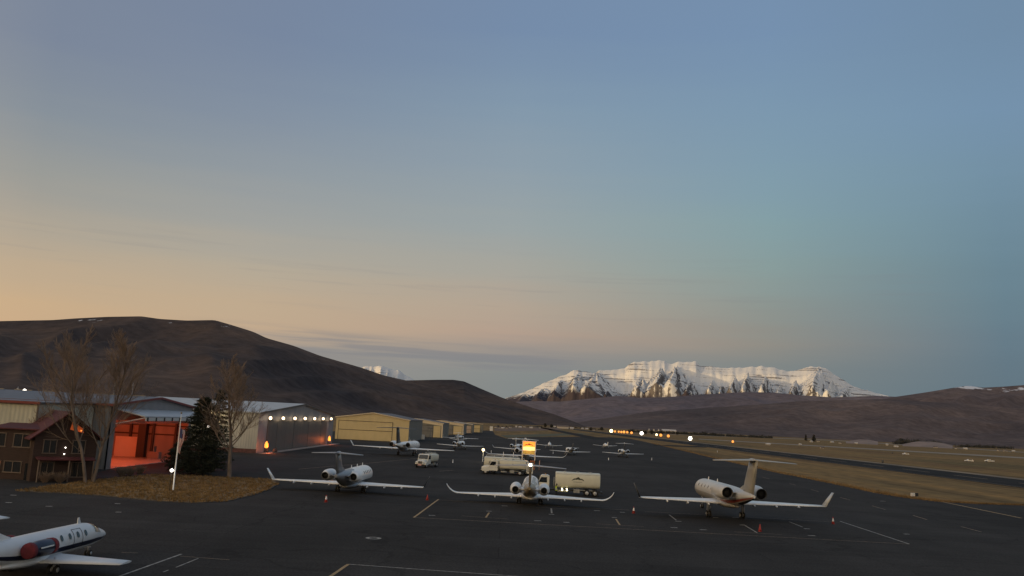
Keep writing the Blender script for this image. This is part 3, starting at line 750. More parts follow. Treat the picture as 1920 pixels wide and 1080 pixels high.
    b.prism([(-.05, fy + 1.9, zr + .12), (-.05, fy - .5, zr + .1), (-.05, fy - .5, zr + 1.0)], (.1, 0, 0), 0)   # dorsal fillet
    fin_o = b.build('tail_fin', mp_('fin', white_paint), root_o)
    tz = fin_h if ttail else zr + (fin_h - zr) * .30
    tle = fy - fin_back * (1 if ttail else .3) + .15
    b = MB(); sec = []
    for t in (-1, -.5, 0, .5, 1):
        a = abs(t); sec.append(foil(Vector((t * t_span / 2, tle - a * t_span * .14, tz + (math.tan(R(tail_dih)) * a * t_span / 2))), fin_tip * (.92 - .45 * a), Vector((0, 0, 1)), tk=.9))
    b.rings(sec, 0, True)
    if ttail: b.lathe([(-fin_tip - .2, .04), (-fin_tip * .6, .17), (-fin_tip * .2, .2), (.25, .05)], 'Y', (0, tle, tz + .04), 10)
    b.build('tailplane', mp_('tail', mp_('wing', white_paint)), root_o)
    if fin_light:
        b = MB(); b.ball((0, tle - fin_tip * .92, tz + .12), .18); b.build('tail_light', glow('white_beacon', (1, .93, .75), 9), fin_o)
    # engines
    for sg in (-1, 1):
        b = MB(); c = (sg * eng_x, eng_y, eng_z); r = eng_r; L = eng_l
        b.lathe([(L * .5 - .35, r * .70), (L * .5, r * .80), (L * .5 - .05, r * .88), (L * .5 - .35, r * .97), (L * .2, r * 1.02), (-L * .15, r), (-L * .33, r * (.45 + .55 * ex_k)), (-L * .5, r * (ex_k + .08)), (-L * .5, r * ex_k), (-L * .5 + .5, r * (ex_k - .02))], 'Y', c, 24 if fine else 14, 0, caps=False,
                mfun=lambda k, i: 1 if k in (0, 1) else (1 if k >= 7 else (2 if covers and k in (3, 4, 5) and 6 <= i <= 24 else 0)))
        en = b.build('engine', [mp_('engine', white_paint), mp_('lip', olive_p), navy_p], root_o)
        b = MB(); b.lathe([(-L * .5 + .35, r * .05), (-L * .5 + .36, r * (ex_k - .005))], 'Y', c, 20); b.build('exhaust', dark, en)
        b = MB(); b.lathe([(L * .5 - .2, r * .76), (L * .5 - .18, r * .2), (L * .5 - .0, r * .03)], 'Y', c, 20); b.build('intake_fan', dark, en)
        if covers:
            b = MB(); b.lathe([(-L * .5 - .06, .05), (-L * .5 - .07, r * .86), (-L * .5 - .02, r * .96), (-L * .5 + .22, r * 1.0)], 'Y', c, 24); b.build('exhaust_cover', cover_red, en)
            b = MB(); b.lathe([(L * .5 + .06, .05), (L * .5 + .07, r * .75), (L * .5 - .0, r * .98), (L * .5 - .4, r * 1.03)], 'Y', c, 24); b.build('intake_cover', cover_red, en)
            b = MB(); b.box((sg * (eng_x + r * 1.0), eng_y - .05, eng_z + .12), (.04, L * .52, .07)); b.build('stripe', white_paint, en)
        b = MB(); b.rings([foil(Vector((sg * rad * .3, eng_y + L * .25, eng_z - .05)), L * .62, Vector((0, 0, 1)), tk=1.1), foil(Vector((sg * (eng_x - r * .6), eng_y + L * .2, eng_z)), L * .58, Vector((0, 0, 1)), tk=1.0)], 0, True)
        b.build('pylon', mp_('pylon', mp_('engine', white_paint)), root_o)
    # gear
    for sg in (-1, 1):
        b = MB(); b.tube((sg * gear_x, .1, zw + .25), (sg * gear_x, 0, gear_r), .075, n=8)
        b.tube((sg * (gear_x - .45), -.5, zw + .1), (sg * gear_x, -.05, gear_r + .3), .04, n=6)
        b.box((sg * (gear_x + .16), .0, (zw + gear_r) / 2 + .15), (.04, .55, max(.3, zw - gear_r - .1)), 0)
        b.tube((sg * gear_x - .2, 0, gear_r), (sg * gear_x + .2, 0, gear_r), .05, n=6)
        gr = b.build('main_gear', strut_m, root_o)
        for w in (-.19, .19):
            b = MB(); wheel(b, (sg * gear_x + w, 0, gear_r), gear_r, .2); b.build('wheel', [tyre_m, rim_m], gr)
    ny = nose_y; b = MB(); s = (yn - ny) / length; r_, z_ = prof(s)
    b.tube((0, ny - .1, z_ - r_ * .8), (0, ny, gear_r * .75), .055, n=8); b.box((0, ny - .25, z_ - r_ * 1.1 - .1), (.3, .5, .04)); b.tube((-.14, ny, gear_r * .75), (.14, ny, gear_r * .75), .04, n=6)
    gr = b.build('nose_gear', strut_m, root_o)
    for w in (-.13, .13):
        b = MB(); wheel(b, (w, ny, gear_r * .75), gear_r * .75, .14); b.build('wheel', [tyre_m, rim_m], gr)
    return root_o

rowg = 'business jets parked on the apron'
hd = lambda deg: -R(deg)          # heading clockwise from straight ahead
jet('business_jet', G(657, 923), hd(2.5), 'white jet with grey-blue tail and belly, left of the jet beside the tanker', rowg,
    span=20.2, length=20.6, rad=1.2, zc=2.0, zw=1.05, dih=1.3, root=4.4, tip=1.5, sweep=3.4, wl_h=1.5, t_span=6.4, fin_h=5.5, eng_x=1.82, eng_z=2.55, eng_y=-5.4, eng_r=.72, ex_k=.56, eng_l=3.8, gear_x=1.75, windows=7,
    mats={'fin': grey_p, 'second': belly_p, 'third': grey_p, 'tail': grey_p, 'pylon': grey_p},
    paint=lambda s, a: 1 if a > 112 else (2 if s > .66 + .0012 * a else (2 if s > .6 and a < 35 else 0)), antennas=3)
jet('business_jet', G(993, 945), hd(2.5), 'white jet with bronze tail cone and curved wingtips, seen from behind beside the tanker', rowg,
    span=20.3, length=20.6, rad=1.14, zc=2.0, zw=.95, dih=.9, root=4.6, tip=1.5, sweep=3.5, winglet='blended', wl_h=1.3, t_span=8.6, fin_h=5.35, fin_root=3.2, eng_x=1.76, eng_z=2.3, eng_y=-5.0, eng_r=.70, ex_k=.50, eng_l=4.0, gear_x=1.4, windows=7,
    mats={'second': gold_p, 'third': gold_p, 'fourth': cream_d, 'fin': gold_p, 'tail': mat('dull_grey_paint', (.33, .31, .31), .35)}, fin_light=True,
    paint=lambda s, a: 1 if s > .80 else (3 if s > .62 and (30 < a < 52) else (2 if a > 125 else (3 if 14 < a < 30 and .3 < s < .8 else 0))), antennas=2)
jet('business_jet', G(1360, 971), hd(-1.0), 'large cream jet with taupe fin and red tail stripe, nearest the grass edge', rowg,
    span=22.4, length=26.2, rad=1.22, zc=2.85, zw=1.85, dih=1.9, root=5.2, tip=1.7, sweep=4.6, wl_h=1.7, t_span=9.2, fin_h=7.5, fin_root=4.2, fin_tip=2.9, fin_back=2.9, eng_x=1.98, eng_z=3.6, eng_y=-5.6, eng_r=.86, ex_k=.68, eng_l=4.6, gear_x=2.1, gear_r=.42, nose_y=11.6, windows=6,
    mats={'body': cream_p, 'second': cream_d, 'third': red_p, 'fourth': dark, 'fin': cream_d, 'engine': cream_p, 'tail': cream_d, 'winglet': cream_p},
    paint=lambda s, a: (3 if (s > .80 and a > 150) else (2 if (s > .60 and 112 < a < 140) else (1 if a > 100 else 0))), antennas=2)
_a = G(168.6, 1041.6); _b = G(100, 1077); _d = _a - _b
_h = math.degrees(math.atan2(_d.x, _d.y)) + math.degrees(math.atan2(1.4, 6.5)); _k = _d.length / math.hypot(6.5, 1.4)
print('light jet', _h, _k)
_c = _b - Vector((math.cos(R(_h)), -math.sin(R(_h)), 0)) * 1.4 * _k
jet('business_jet', (_c.x, _c.y, 0), hd(_h), 'white light jet with navy stripes, oval windows and red covers on its engines', rowg,
    span=11.6, length=15.2, rad=.84, zc=1.50, zw=.74, dih=1.5, root=3.3, tip=1.5, sweep=1.4, winglet=None, t_span=5.0, fin_h=4.2, fin_root=2.8, fin_tip=1.8, eng_x=1.27, eng_z=1.72, eng_y=-1.4, eng_r=.47, eng_l=2.4, gear_x=1.4, gear_r=.28, nose_y=6.5, windows=4, wing_y=1.0, fairings=0,
    win_s0=.268, win_ds=.0615, ws=(.118, .182), nose_k=1.35, door_s=(.295, .362),
    mats={'body': mat('satin_white_paint', (.64, .65, .65), .35, var=.05, scale=.8), 'wing': mat('satin_white_paint', (.64, .65, .65)), 'second': navy_p, 'engine': navy_p, 'third': white_paint}, covers=True, door=True, antennas=1,
    paint=lambda s, a: 1 if (101 < a < 107 or 112 < a < 119 or (s > .62 and 101 < a < 128)) else 0)
# second row and beyond
jet('business_jet', G(761, 854), hd(6), 'long-winged white jet with dark-topped fin parked before the yellow hangar', rowg,
    span=27.5, length=28.5, rad=1.2, zc=2.5, zw=1.7, dih=1.5, root=5.4, tip=1.5, sweep=5.0, wl_h=1.4, t_span=10.5, fin_h=7.4, fin_root=4.4, fin_tip=2.9, eng_x=2.2, eng_z=3.1, eng_y=-6.2, eng_r=.85, eng_l=4.4, gear_x=2.1, gear_r=.45, nose_y=12.5, windows=5, fairings=2,
    mats={'fin': olive_p, 'tail': olive_p, 'second': grey_p}, paint=lambda s, a: 1 if a > 125 else 0)
jet('business_jet', G(985, 864), hd(3), 'white jet with upturned winglets and wide wings parked behind the lit sign', rowg,
    span=21.5, length=21, rad=1.15, zc=2.1, zw=1.2, dih=1.6, winglet='blended', wl_h=1.4, t_span=7, fin_h=6.0, eng_x=2.2, eng_z=2.9, eng_r=.75, fine=False)
jet('business_jet', G(862, 842), hd(5), 'white light jet with raised swept tailplane between the hangars and the lamp post', rowg,
    span=16.5, length=15.5, rad=.95, zc=1.8, zw=1.0, dih=2.5, root=3.2, tip=1.2, sweep=1.6, winglet=None, ttail=False, t_span=6.2, tail_dih=9, fin_h=5.3, fin_root=3.0, fin_tip=1.6, eng_x=1.55, eng_z=2.1, eng_y=-3.6, eng_r=.55, eng_l=2.8, gear_x=1.9, gear_r=.3, nose_y=6, fine=False)
jet('business_jet', G(969, 849), hd(5), 'white jet half hidden by the lit sign, one wing reaching left', rowg,
    span=16, length=15.5, rad=.95, zc=1.9, zw=1.1, dih=2.8, root=3.2, tip=1.2, sweep=1.8, winglet='angled', wl_h=.9, ttail=True, t_span=5.5, fin_h=4.9, fin_root=2.8, fin_tip=1.6, eng_x=1.6, eng_z=2.4, eng_y=-3.6, eng_r=.6, eng_l=2.8, gear_x=1.6, gear_r=.3, nose_y=6, fine=False)
jet('business_jet', G(1069, 853), hd(-4), 'small white jet with dark tail to the right of the lit sign', rowg,
    span=14.2, length=14, rad=.85, zc=1.6, zw=.95, dih=2.8, root=2.8, tip=1.1, sweep=1.4, winglet=None, ttail=False, t_span=4.6, fin_h=4.1, fin_root=2.6, fin_tip=1.5, eng_x=1.4, eng_z=1.95, eng_y=-3.2, eng_r=.5, eng_l=2.4, gear_x=1.6, gear_r=.28, nose_y=5.2, fine=False, mats={'fin': olive_p, 'second': olive_p}, paint=lambda s, a: 1 if s > .8 else 0)
jet('business_jet', G(1168, 857), hd(4), 'small white jet with high tailplane standing alone nearest the far grass', rowg,
    span=14.6, length=14.4, rad=.88, zc=1.75, zw=1.05, dih=2.6, root=2.8, tip=1.1, sweep=1.6, winglet=None, ttail=True, t_span=6.2, fin_h=4.9, fin_root=2.7, fin_tip=1.6, eng_x=1.45, eng_z=2.2, eng_y=-3.4, eng_r=.55, eng_l=2.5, gear_x=1.5, gear_r=.3, nose_y=5.4, fine=False, mats={'fin': olive_p})
jet('business_jet', G(862, 828), hd(2), 'pale jet with broad straight wings farthest back beside the row of hangars', rowg,
    span=17, length=15, rad=.9, zc=1.8, zw=1.5, dih=1.0, root=2.6, tip=1.3, sweep=.8, winglet=None, t_span=5, fin_h=4.2, fin_root=2.6, fin_tip=1.6, eng_x=1.5, eng_z=2.2, eng_y=-3.4, eng_r=.5, eng_l=2.4, gear_x=1.6, gear_r=.3, nose_y=5.6, fine=False)

def prop_plane(loc, heading, label, span=10.5, s=1.0):
    """small low-winged propeller aeroplane seen from behind"""
    e = thing('light_aircraft', loc, label, 'light aircraft', heading, 'small propeller planes at the far end of the apron')
    b = MB(); rr = []
    for y, r, z in [(3.3, .15, 1.25), (3.1, .42, 1.25), (2.2, .56, 1.3), (1.1, .68, 1.45), (.2, .78, 1.55), (-1, .62, 1.45), (-2.6, .32, 1.35), (-4.0, .12, 1.4)]:
        rr.append([Vector((s * r * .85 * math.sin(q), s * y, s * (z + r * math.cos(q)))) for q in [2 * math.pi * i / 14 for i in range(14)]])
    b.rings(rr, 0, True); b.build('fuselage', white_paint, e)
    for sg in (-1, 1):
        b = MB(); b.rings([foil(Vector((sg * .3, 1.2 * s, .95 * s)), 1.6 * s, Vector((0, 0, 1))), foil(Vector((sg * span / 2, 1.0 * s, 1.4 * s)), 1.1 * s, Vector((0, 0, 1)))], 0, True); b.build('wing', white_paint, e)
        b = MB(); b.tube((sg * 1.3 * s, .2, 1.0 * s), (sg * 1.35 * s, .1, .25), .05); wheel(b, (sg * 1.35 * s, .1, .25), .25, .16, 1, 0); b.build('main_gear', [white_paint, tyre_m], e)
    b = MB(); b.rings([foil(Vector((t * 1.8 * s, -3.1 * s - abs(t) * .2, 1.45 * s)), (1.0 - .3 * abs(t)) * s, Vector((0, 0, 1))) for t in (-1, 0, 1)], 0, True); b.build('tailplane', white_paint, e)
    b = MB(); b.prism([(-.06, -2.4 * s, 1.5 * s), (-.06, -4.1 * s, 1.45 * s), (-.06, -4.3 * s, 2.9 * s), (-.06, -3.5 * s, 2.9 * s)], (.12, 0, 0)); b.build('tail_fin', white_paint, e)
    b = MB(); b.lathe([(3.3 * s, .18 * s), (3.5 * s, .12 * s), (3.7 * s, .02)], 'Y', (0, 0, 1.25 * s), 10); b.box((0, 3.45 * s, 1.25 * s), (.14, .05, 1.9 * s)); b.build('propeller', olive_p, e)
    b = MB(); b.tube((0, 2.4 * s, .8 * s), (0, 2.5 * s, .22), .05); wheel(b, (0, 2.5 * s, .22), .22, .14, 1, 0); b.build('nose_gear', [white_paint, tyre_m], e)
    return e
prop_plane(G(1030, 841), hd(3), 'small white propeller plane behind the small jet right of the lit sign', 10.8, 1.1)
prop_plane(G(1135, 841), hd(-8), 'small pale propeller plane behind the lone small jet by the far grass', 11.5, 1.1)

# ------------------------------------------------------------------ fuel trucks
tank_m = mat('cream_tank_paint', (.62, .61, .50), .35, var=.05, scale=.8)
cab_m = mat('white_cab_paint', (.66, .66, .60), .35, var=.05, scale=1)
chas = mat('chassis_black', (.015, .015, .016), .6)
logo_m = mat('dark_green_logo', (.035, .04, .025), .6)
grey_l = mat('grey_lettering', (.22, .22, .19), .6)
red_lamp = glow('red_lamp', (1, .1, .05), 1.2)
warm_lamp = glow('warm_lamp', (1, .86, .5), 5)
steel = mat('pump_steel', (.3, .3, .28), .5, .3, var=.3, scale=3)
def mountain_logo(e, x, y, z, w, nx, name='logo', parent=None, mm=logo_m, bar=grey_l):
    """small three-peaked mountain mark with a line of tiny lettering below, facing +-x"""
    b = MB(); h = w * .30
    pts = [(-.5, 0), (-.42, .42), (-.30, .60), (-.18, .62), (-.08, .95), (0, 1.0), (.08, .8), (.2, .62), (.3, .6), (.42, .3), (.5, 0), (.34, .22), (.2, .34), (.08, .30), (0, .42), (-.1, .28), (-.24, .34), (-.38, .18)]
    b.prism([(x, y + u * w, z + v * h) for u, v in pts], (nx * .02, 0, 0), 0)
    for k in range(7): b.box((x + nx * .01, y - .30 * w + k * .10 * w, z - h * .28), (.02, w * .07, h * .16), 1)
    return b.build(name, [mm, bar], parent)
def fuel_truck(loc, heading, label, style='hood', tank_l=5.6, tank_r=1.15, tank_z=2.0, rear_axles=1, cab_gap=.4, cabinet=True, lights=False, logo=True, plate=False, rails=True):
    e = thing('fuel_truck', loc, label, 'fuel truck', heading, 'fuel trucks on the apron')
    wr = .5; w = 2.4
    cab_l = 1.7; hood_l = 1.5 if style == 'hood' else 0.25
    cab_tail = tank_l + cab_gap                                   # tank from y=0 back edge .. tank_l ; cab starts after gap
    tot = cab_tail + cab_l + hood_l; off = -tot / 2
    b = MB(); b.box((0, off + tot / 2 - .2, .72), (.9, tot - .3, .24)); 
    for k in range(3): b.box((0, off + .9 + 1.4 * k, .95), (2.0, .15, .2))
    b.box((0, off - .25, .62), (2.2, .25, .22)); b.build('chassis', chas, e)
    # tank: rounded oblong section
    b = MB(); rr = []
    for y, k in [(0, .90), (.06, .97), (.18, 1), (tank_l - .18, 1), (tank_l - .06, .97), (tank_l, .90)]:
        ring = []
        for i in range(32):
            t = 2 * math.pi * i / 32; cx, cz = math.cos(t), math.sin(t)
            ring.append(Vector((k * 1.2 * math.copysign(abs(cx) ** .55, cx), off + y, tank_z + k * tank_r * math.copysign(abs(cz) ** .55, cz))))
        rr.append(ring)
    b.rings(rr, 0, True); tk = b.build('tank', tank_m, e)
    b = MB()
    for y in (.10, tank_l - .10): b.lathe([(y - .03, 1), (y + .03, 1)], 'Y', (0, off, tank_z), 32, 0, sx=1.19, sz=tank_r * .93, caps=False)
    for sg in (-1, 1): b.box((sg * 1.13, off + tank_l / 2, tank_z + tank_r * .80), (.05, tank_l * .96, .07))
    b.build('tank_band', cab_m, tk)
    b = MB()
    for k in range(3):
        b.lathe([(0, .26), (.12, .26), (.14, .05)], 'Z', (0, off + tank_l * (.22 + .28 * k), tank_z + tank_r - .02), 12)
    b.build('hatch', steel, tk)
    if rails:
        b = MB()
        for y in np.linspace(.4, tank_l - .4, 5): b.tube((-.55, off + y, tank_z + tank_r - .05), (-.55, off + y, tank_z + tank_r + .28), .02, n=5); b.tube((.55, off + y, tank_z + tank_r - .05), (.55, off + y, tank_z + tank_r + .28), .02, n=5)
        for x in (-.55, .55): b.tube((x, off + .4, tank_z + tank_r + .28), (x, off + tank_l - .4, tank_z + tank_r + .28), .02, n=5)
        b.build('guard_rail', cab_m, tk)
    if logo:
        for nx in (-1, 1): mountain_logo(e, nx * 1.2, off + tank_l * .5, tank_z - .05, 1.9 if style != 'hood' else .7, nx, parent=tk)
    # cab
    yc = off + cab_tail
    b = MB()
    prof = [(0, .75), (0, 2.65), (.25, 2.80), (cab_l * .62, 2.80), (cab_l * .78, 2.66), (cab_l, 1.75), (cab_l, .75)]
    b.prism([(-w / 2 + .05, yc + y, z) for y, z in prof], (w - .1, 0, 0)); cab = b.build('cab', cab_m, e)
    b = MB(); b.add([(-w / 2 + .22, yc + cab_l * .795, 2.62), (w / 2 - .22, yc + cab_l * .795, 2.62), (w / 2 - .15, yc + cab_l + .0, 1.80), (-w / 2 + .15, yc + cab_l + .0, 1.80)], [(0, 1, 2, 3)])
    b.v = [(x, y + .015, z + .01) for x, y, z in b.v]; b.build('windscreen', glass, cab)
    for sg in (-1, 1):
        b = MB(); x = sg * (w / 2 - .045)
        b.prism([(x, yc + .35, 1.75), (x, yc + .35, 2.5), (x, yc + cab_l * .72, 2.5), (x, yc + cab_l * .92, 1.78)], (sg * .012, 0, 0)); b.build('side_window', glass, cab)
        b = MB(); b.box((sg * (w / 2 + .22), yc + cab_l * .98, 2.2), (.08, .1, .6)); b.box((sg * (w / 2 + .08), yc + cab_l * .98, 2.42), (.3, .04, .04)); b.build('mirror', chas, cab)
        b = MB(); b.box((sg * (w / 2 - .04), yc + .45, 1.45), (.02, .16, .05)); b.build('door_handle', chas, cab)
    yf = yc + cab_l
    if style == 'hood':
        b = MB(); rr = []
        for y, wid, top in [(0, 1.02, 1.72), (.5, .98, 1.68), (1.1, .86, 1.58), (1.42, .74, 1.42), (1.5, .70, 1.25)]:
            rr.append([Vector((-wid, yf + y, .75)), Vector((-wid, yf + y, top - .2)), Vector((-wid * .8, yf + y, top)), Vector((wid * .8, yf + y, top)), Vector((wid, yf + y, top - .2)), Vector((wid, yf + y, .75))])
        b.rings(rr, 0, False)
        for sg in (-1, 1):
            arc = [(math.cos(t), math.sin(t)) for t in np.linspace(0, math.pi, 9)]
            b.prism([(sg * .84, yf + .62 + .72 * c_, .62 + .72 * s_) for c_, s_ in arc] + [(sg * .84, yf + .62 - .6, .62), (sg * .84, yf + .62 + .6, .62)][:0], (sg * .36, 0, 0))
        b.build('hood', cab_m, e)
        b = MB(); b.box((0, yf + 1.52, 1.12), (.86, .05, .5))
        for k in range(5): b.box((0, yf + 1.545, .93 + .1 * k), (.8, .02, .03), 1)
        b.build('grille', [chas, steel], e)
        fy_, fr = yf + .62, yf + 1.55
    else:
        b = MB(); b.box((0, yf + .06, 1.0), (w - .3, .12, .5)); b.build('grille', chas, e)
        fy_, fr = yc + cab_l * .55, yf + .2
    b = MB(); b.bbox((0, fr + .08, .62), (2.35, .22, .32), .05, 0)
    if plate: b.box((0, fr + .2, .66), (.8, .02, .34), 1)
    b.build('bumper', [chas, mat('pink_plate', (.55, .35, .33), .5)], e)
    for sg in (-1, 1):
        b = MB(); b.lathe([(0, .11), (.04, .09), (.05, .02)], 'Y', (sg * .95, fr - (.12 if style == 'hood' else .02), 1.05), 10); b.build('headlight', silver, e)
        axles = [fy_, off + 1.15] if rear_axles == 1 else [fy_, off + .75, off + 1.95]
        for i, ya in enumerate(axles):
            b = MB(); wheel(b, (sg * (w / 2 - .2), ya, wr), wr, .34 if i == 0 else .5); b.build('wheel', [tyre_m, rim_m], e)
    if cabinet:
        b = MB(); b.bbox((0, off - .75, 1.55), (2.35, 1.3, 1.9), .06, 0); b.box((-1.185, off - .75, 1.3), (.02, 1.0, .9), 1); b.box((1.185, off - .75, 1.3), (.02, 1.0, .9), 1)
        b.box((0, off - .75, .55), (2.2, 1.2, .1), 0); b.build('hose_cabinet', [cab_m, steel], e)
    b = MB()
    for sg in (-1, 1):
        b.bbox((sg * .95, off + tank_l * .52, .72), (.45, .9, .55), .04, 0); b.tube((sg * .9, off + tank_l * .72, .6), (sg * .9, off + tank_l * .95, .6), .18, n=12); b.box((sg * .98, off + tank_l * .3, .86), (.2, tank_l * .28, .1))
    b.build('side_box', [steel], e)
    b = MB(); b.tube((-.9, off + tank_l + .2, .9), (-.9, off + tank_l + .2, 2.6), .07, n=8); b.tube((.9, off + tank_l + .2, .8), (.9, off + tank_l + .2, 2.2), .05, n=8); b.build('exhaust_pipe', steel, e)
    b = MB(); b.lathe([(0, .1), (.12, .09), (.16, .02)], 'Z', (.6, yc + .6, 2.8), 10); b.build('beacon', mat('amber_beacon', (.5, .25, .05), .3), cab)
    if lights:
        for k in (.16, .265):
            b = MB(); b.ball((-1.22, off + tank_l * (1 - k), .78), .12); b.build('work_light', warm_lamp, e)
            b = MB(); b.ball((1.22, off + tank_l * (1 - k), .78), .12); b.build('work_light', warm_lamp, e)
    return e
# truck 1: side on, cab to the left (heading -90)
def truck_at(px0, px1, py, heading, **kw):
    a, b = G(px0, py), G(px1, py)
    return fuel_truck((a + b) / 2, heading, **kw)
truck_at(897, 989, 890, R(90) - .04, label='cream conventional fuel truck with hose cabinet, side on behind the middle jet', style='hood', tank_l=5.2, tank_r=.95, tank_z=2.05, logo=True)
p = G(947, 890); fuel_truck((p.x + .45, p.y + 3.6, 0), -R(90) - .02, 'white fuel truck mostly hidden behind the cream conventional fuel truck', 'cabover', 7.2, 1.1, 2.15, rear_axles=2, logo=False, cabinet=False)
truck_at(1007, 1119, 928, R(90) - .05, label='large boxy cream tanker truck with mountain logo and two lit work lights under its tank', style='cabover', tank_l=6.7, tank_r=1.15, tank_z=2.25, rear_axles=2, cab_gap=.9, cabinet=False, lights=True, rails=False)
fuel_truck(G(800, 876), R(180) - R(16), 'small white fuel truck facing the camera with dark windscreen', 'hood', 4.2, .85, 1.95, logo=False, plate=True, cabinet=False)

# ------------------------------------------------------------------ lit sign, poles, lamps
def sign():
    base = G(990, 880); e = thing('lit_sign', base, 'glowing orange sign with dark mountain logo in a white two-post frame behind the trucks', 'sign', hd(2))
    k = base.y / FPX; w = 23.5 * k; zt = P(990, 828, base.y).z; zb = P(990, 851, base.y).z
    b = MB()
    for x in (-w / 2, w / 2): b.box((x, 0, zt / 2), (.16, .16, zt))
    b.box((0, 0, zt + .06), (w + .5, .2, .12)); b.box((0, 0, zb - .12), (w - .17, .14, .12)); b.build('frame', white_paint, e)
    b = MB(); zm = zb + (zt - zb) * .27
    b.box((0, 0, (zm + zt) / 2), (w - .2, .22, zt - zm - .06), 0); pn = b.build('lit_panel', glow('orange_sign_light', (1.0, .30, .04), 1.05), e)
    b = MB(); b.box((0, -.125, zm + (zt - zm) * .22), (w - .24, .02, (zt - zm) * .40), 0); b.build('bright_band', glow('yellow_sign_light', (1.0, .62, .22), 1.35), pn)
    b = MB(); b.box((0, 0, (zm + zb) / 2 - .03), (w - .2, .2, zm - zb - .06), 0); b.build('lower_panel', glow('dim_sign_light', (.35, .24, .05), .55), e)
    lg = MB(); ww = w * .72; h = (zt - zm) * .30; z0 = zm + (zt - zm) * .52
    pts = [(-.5, 0), (-.40, .5), (-.26, .68), (-.14, .5), (-.05, .95), (.03, 1.0), (.1, .6), (.22, .68), (.34, .5), (.5, 0), (.34, .22), (.2, .34), (.08, .2), (0, .4), (-.1, .2), (-.24, .34), (-.38, .18)]
    lg.prism([(u * ww, -.15, z0 + v * h) for u, v in pts], (0, .03, 0)); lg.build('logo', mat('sign_logo_red', (.10, .012, .004), .6), pn)
    b = MB()                                                     # little gooseneck lamp on top
    pts = [(-w * .30 + .35 * math.cos(t), 0, zt + .25 + .55 * math.sin(t)) for t in np.linspace(0, math.pi, 8)]
    for p0, p1 in zip(pts, pts[1:]): b.tube(p0, p1, .05, n=6)
    b.tube((-w * .30 + .35, 0, zt), (-w * .30 + .35, 0, zt + .26), .05, n=6); b.ball((-w * .30 - .35, 0, zt + .15), .14); b.build('gooseneck', white_paint, e)
    lamp('sign_glow', (0, -1.0, (zt + zb) / 2), (1, .45, .1), 90, .5, e)
    # pump cabinet under the sign, whose orange light is put into its colour
    p = thing('fuel_pump', (base.x + .9, base.y - .8, 0), 'fuel pump cabinet coloured orange for the light of the sign above it', 'fuel pump', 0)
    b = MB(); b.bbox((0, 0, 1.0), (1.1, .8, 2.0), .05); b.build('cabinet', mat('sign_lit_orange', (.28, .09, .03), .6, var=.2, scale=3), p)
    b = MB(); b.box((0, -.42, 1.4), (.6, .04, .5)); b.build('display', chas, p)
    b = MB(); pts = [(.62, -.1, 1.5 - .9 * math.sin(t) + .2 * t) for t in np.linspace(0, math.pi, 10)]
    for i, (p0, p1) in enumerate(zip(pts, pts[1:])): b.tube((.6, -.4 + .08 * i, p0[2]), (.6, -.4 + .08 * (i + 1), p1[2]), .04, n=6)
    b.build('hose', tyre_m, p)
    b = MB(); b.tube((1.6, 0, 0), (1.6, 0, 2.1), .09, n=8); o = b.build('bollard', mat('pink_bollard', (.5, .3, .25), .6), None); o.location = (base.x + .9, base.y - .8, 0)
    tag(o, 'slim pinkish bollard right of the fuel pump under the lit sign', 'bollard')
sign()
for px, py, t in [(942.5, 884, 847), (961.5, 884, 848)]:
    g = G(px, py - 6); top = P(px, t, g.y).z
    b = MB(); b.lathe([(0, .14), (.05, .14), (.06, .07), (top - .05, .06), (top, .02)], 'Z', (0, 0, 0), 10); o = b.build('slim_pole', white_paint); o.location = g
    tag(o, 'slim white pole rising behind the cream fuel truck, ' + ('nearer its cab' if px < 950 else 'nearer the lit sign'), 'pole', 'white poles behind the fuel truck')
def light_pole(name, base, top_z, r, gm_, label, cat='lamp', pole_r=.07, power=0, c=(1, .85, .6), pm=None, off=(0, 0), group=None):
    e = thing(name, base, label, cat, 0, group)
    b = MB(); b.lathe([(0, pole_r * 2.2), (.15, pole_r * 2.2), (.16, pole_r), (top_z - r * .4, pole_r * .7)], 'Z', (0, 0, 0), 10); b.build('pole', pm or strut_m, e)
    b = MB(); b.ball((off[0], off[1], top_z), r); b.build('lamp_head', gm_, e)
    if power: lamp('lamp_light', (off[0], off[1] - r * 1.6, top_z), c, power, r, e)
    return e
WL = glow('white_lamp', (1, .93, .82), 7); YL = glow('yellow_lamp', (1, .74, .36), 6); OL = glow('orange_lamp', (1, .36, .07), 1.3); FL = glow('flame_orange', (1, .30, .04), 2.2)
g = G(905, 866); light_pole('apron_lamp', g, P(905, 843.5, g.y).z, .34, YL, 'yellow-white lamp on a thin pole left of the cream fuel truck', power=60)
g = G(806, 823); e = thing('lamp_post', g, 'dark double-headed lamp post between the yellow hangar and the next one', 'lamp post', 0)
zt = P(806, 803, g.y).z
b = MB(); b.lathe([(0, .3), (.4, .3), (.41, .14), (zt, .10)], 'Z', (0, 0, 0), 10); b.build('post', olive_p, e)
for s in (-1, 1): b = MB(); b.bbox((s * .8, 0, zt - .1 * s), (1.2, .5, .35), .06); b.build('lamp_head', olive_p, e)

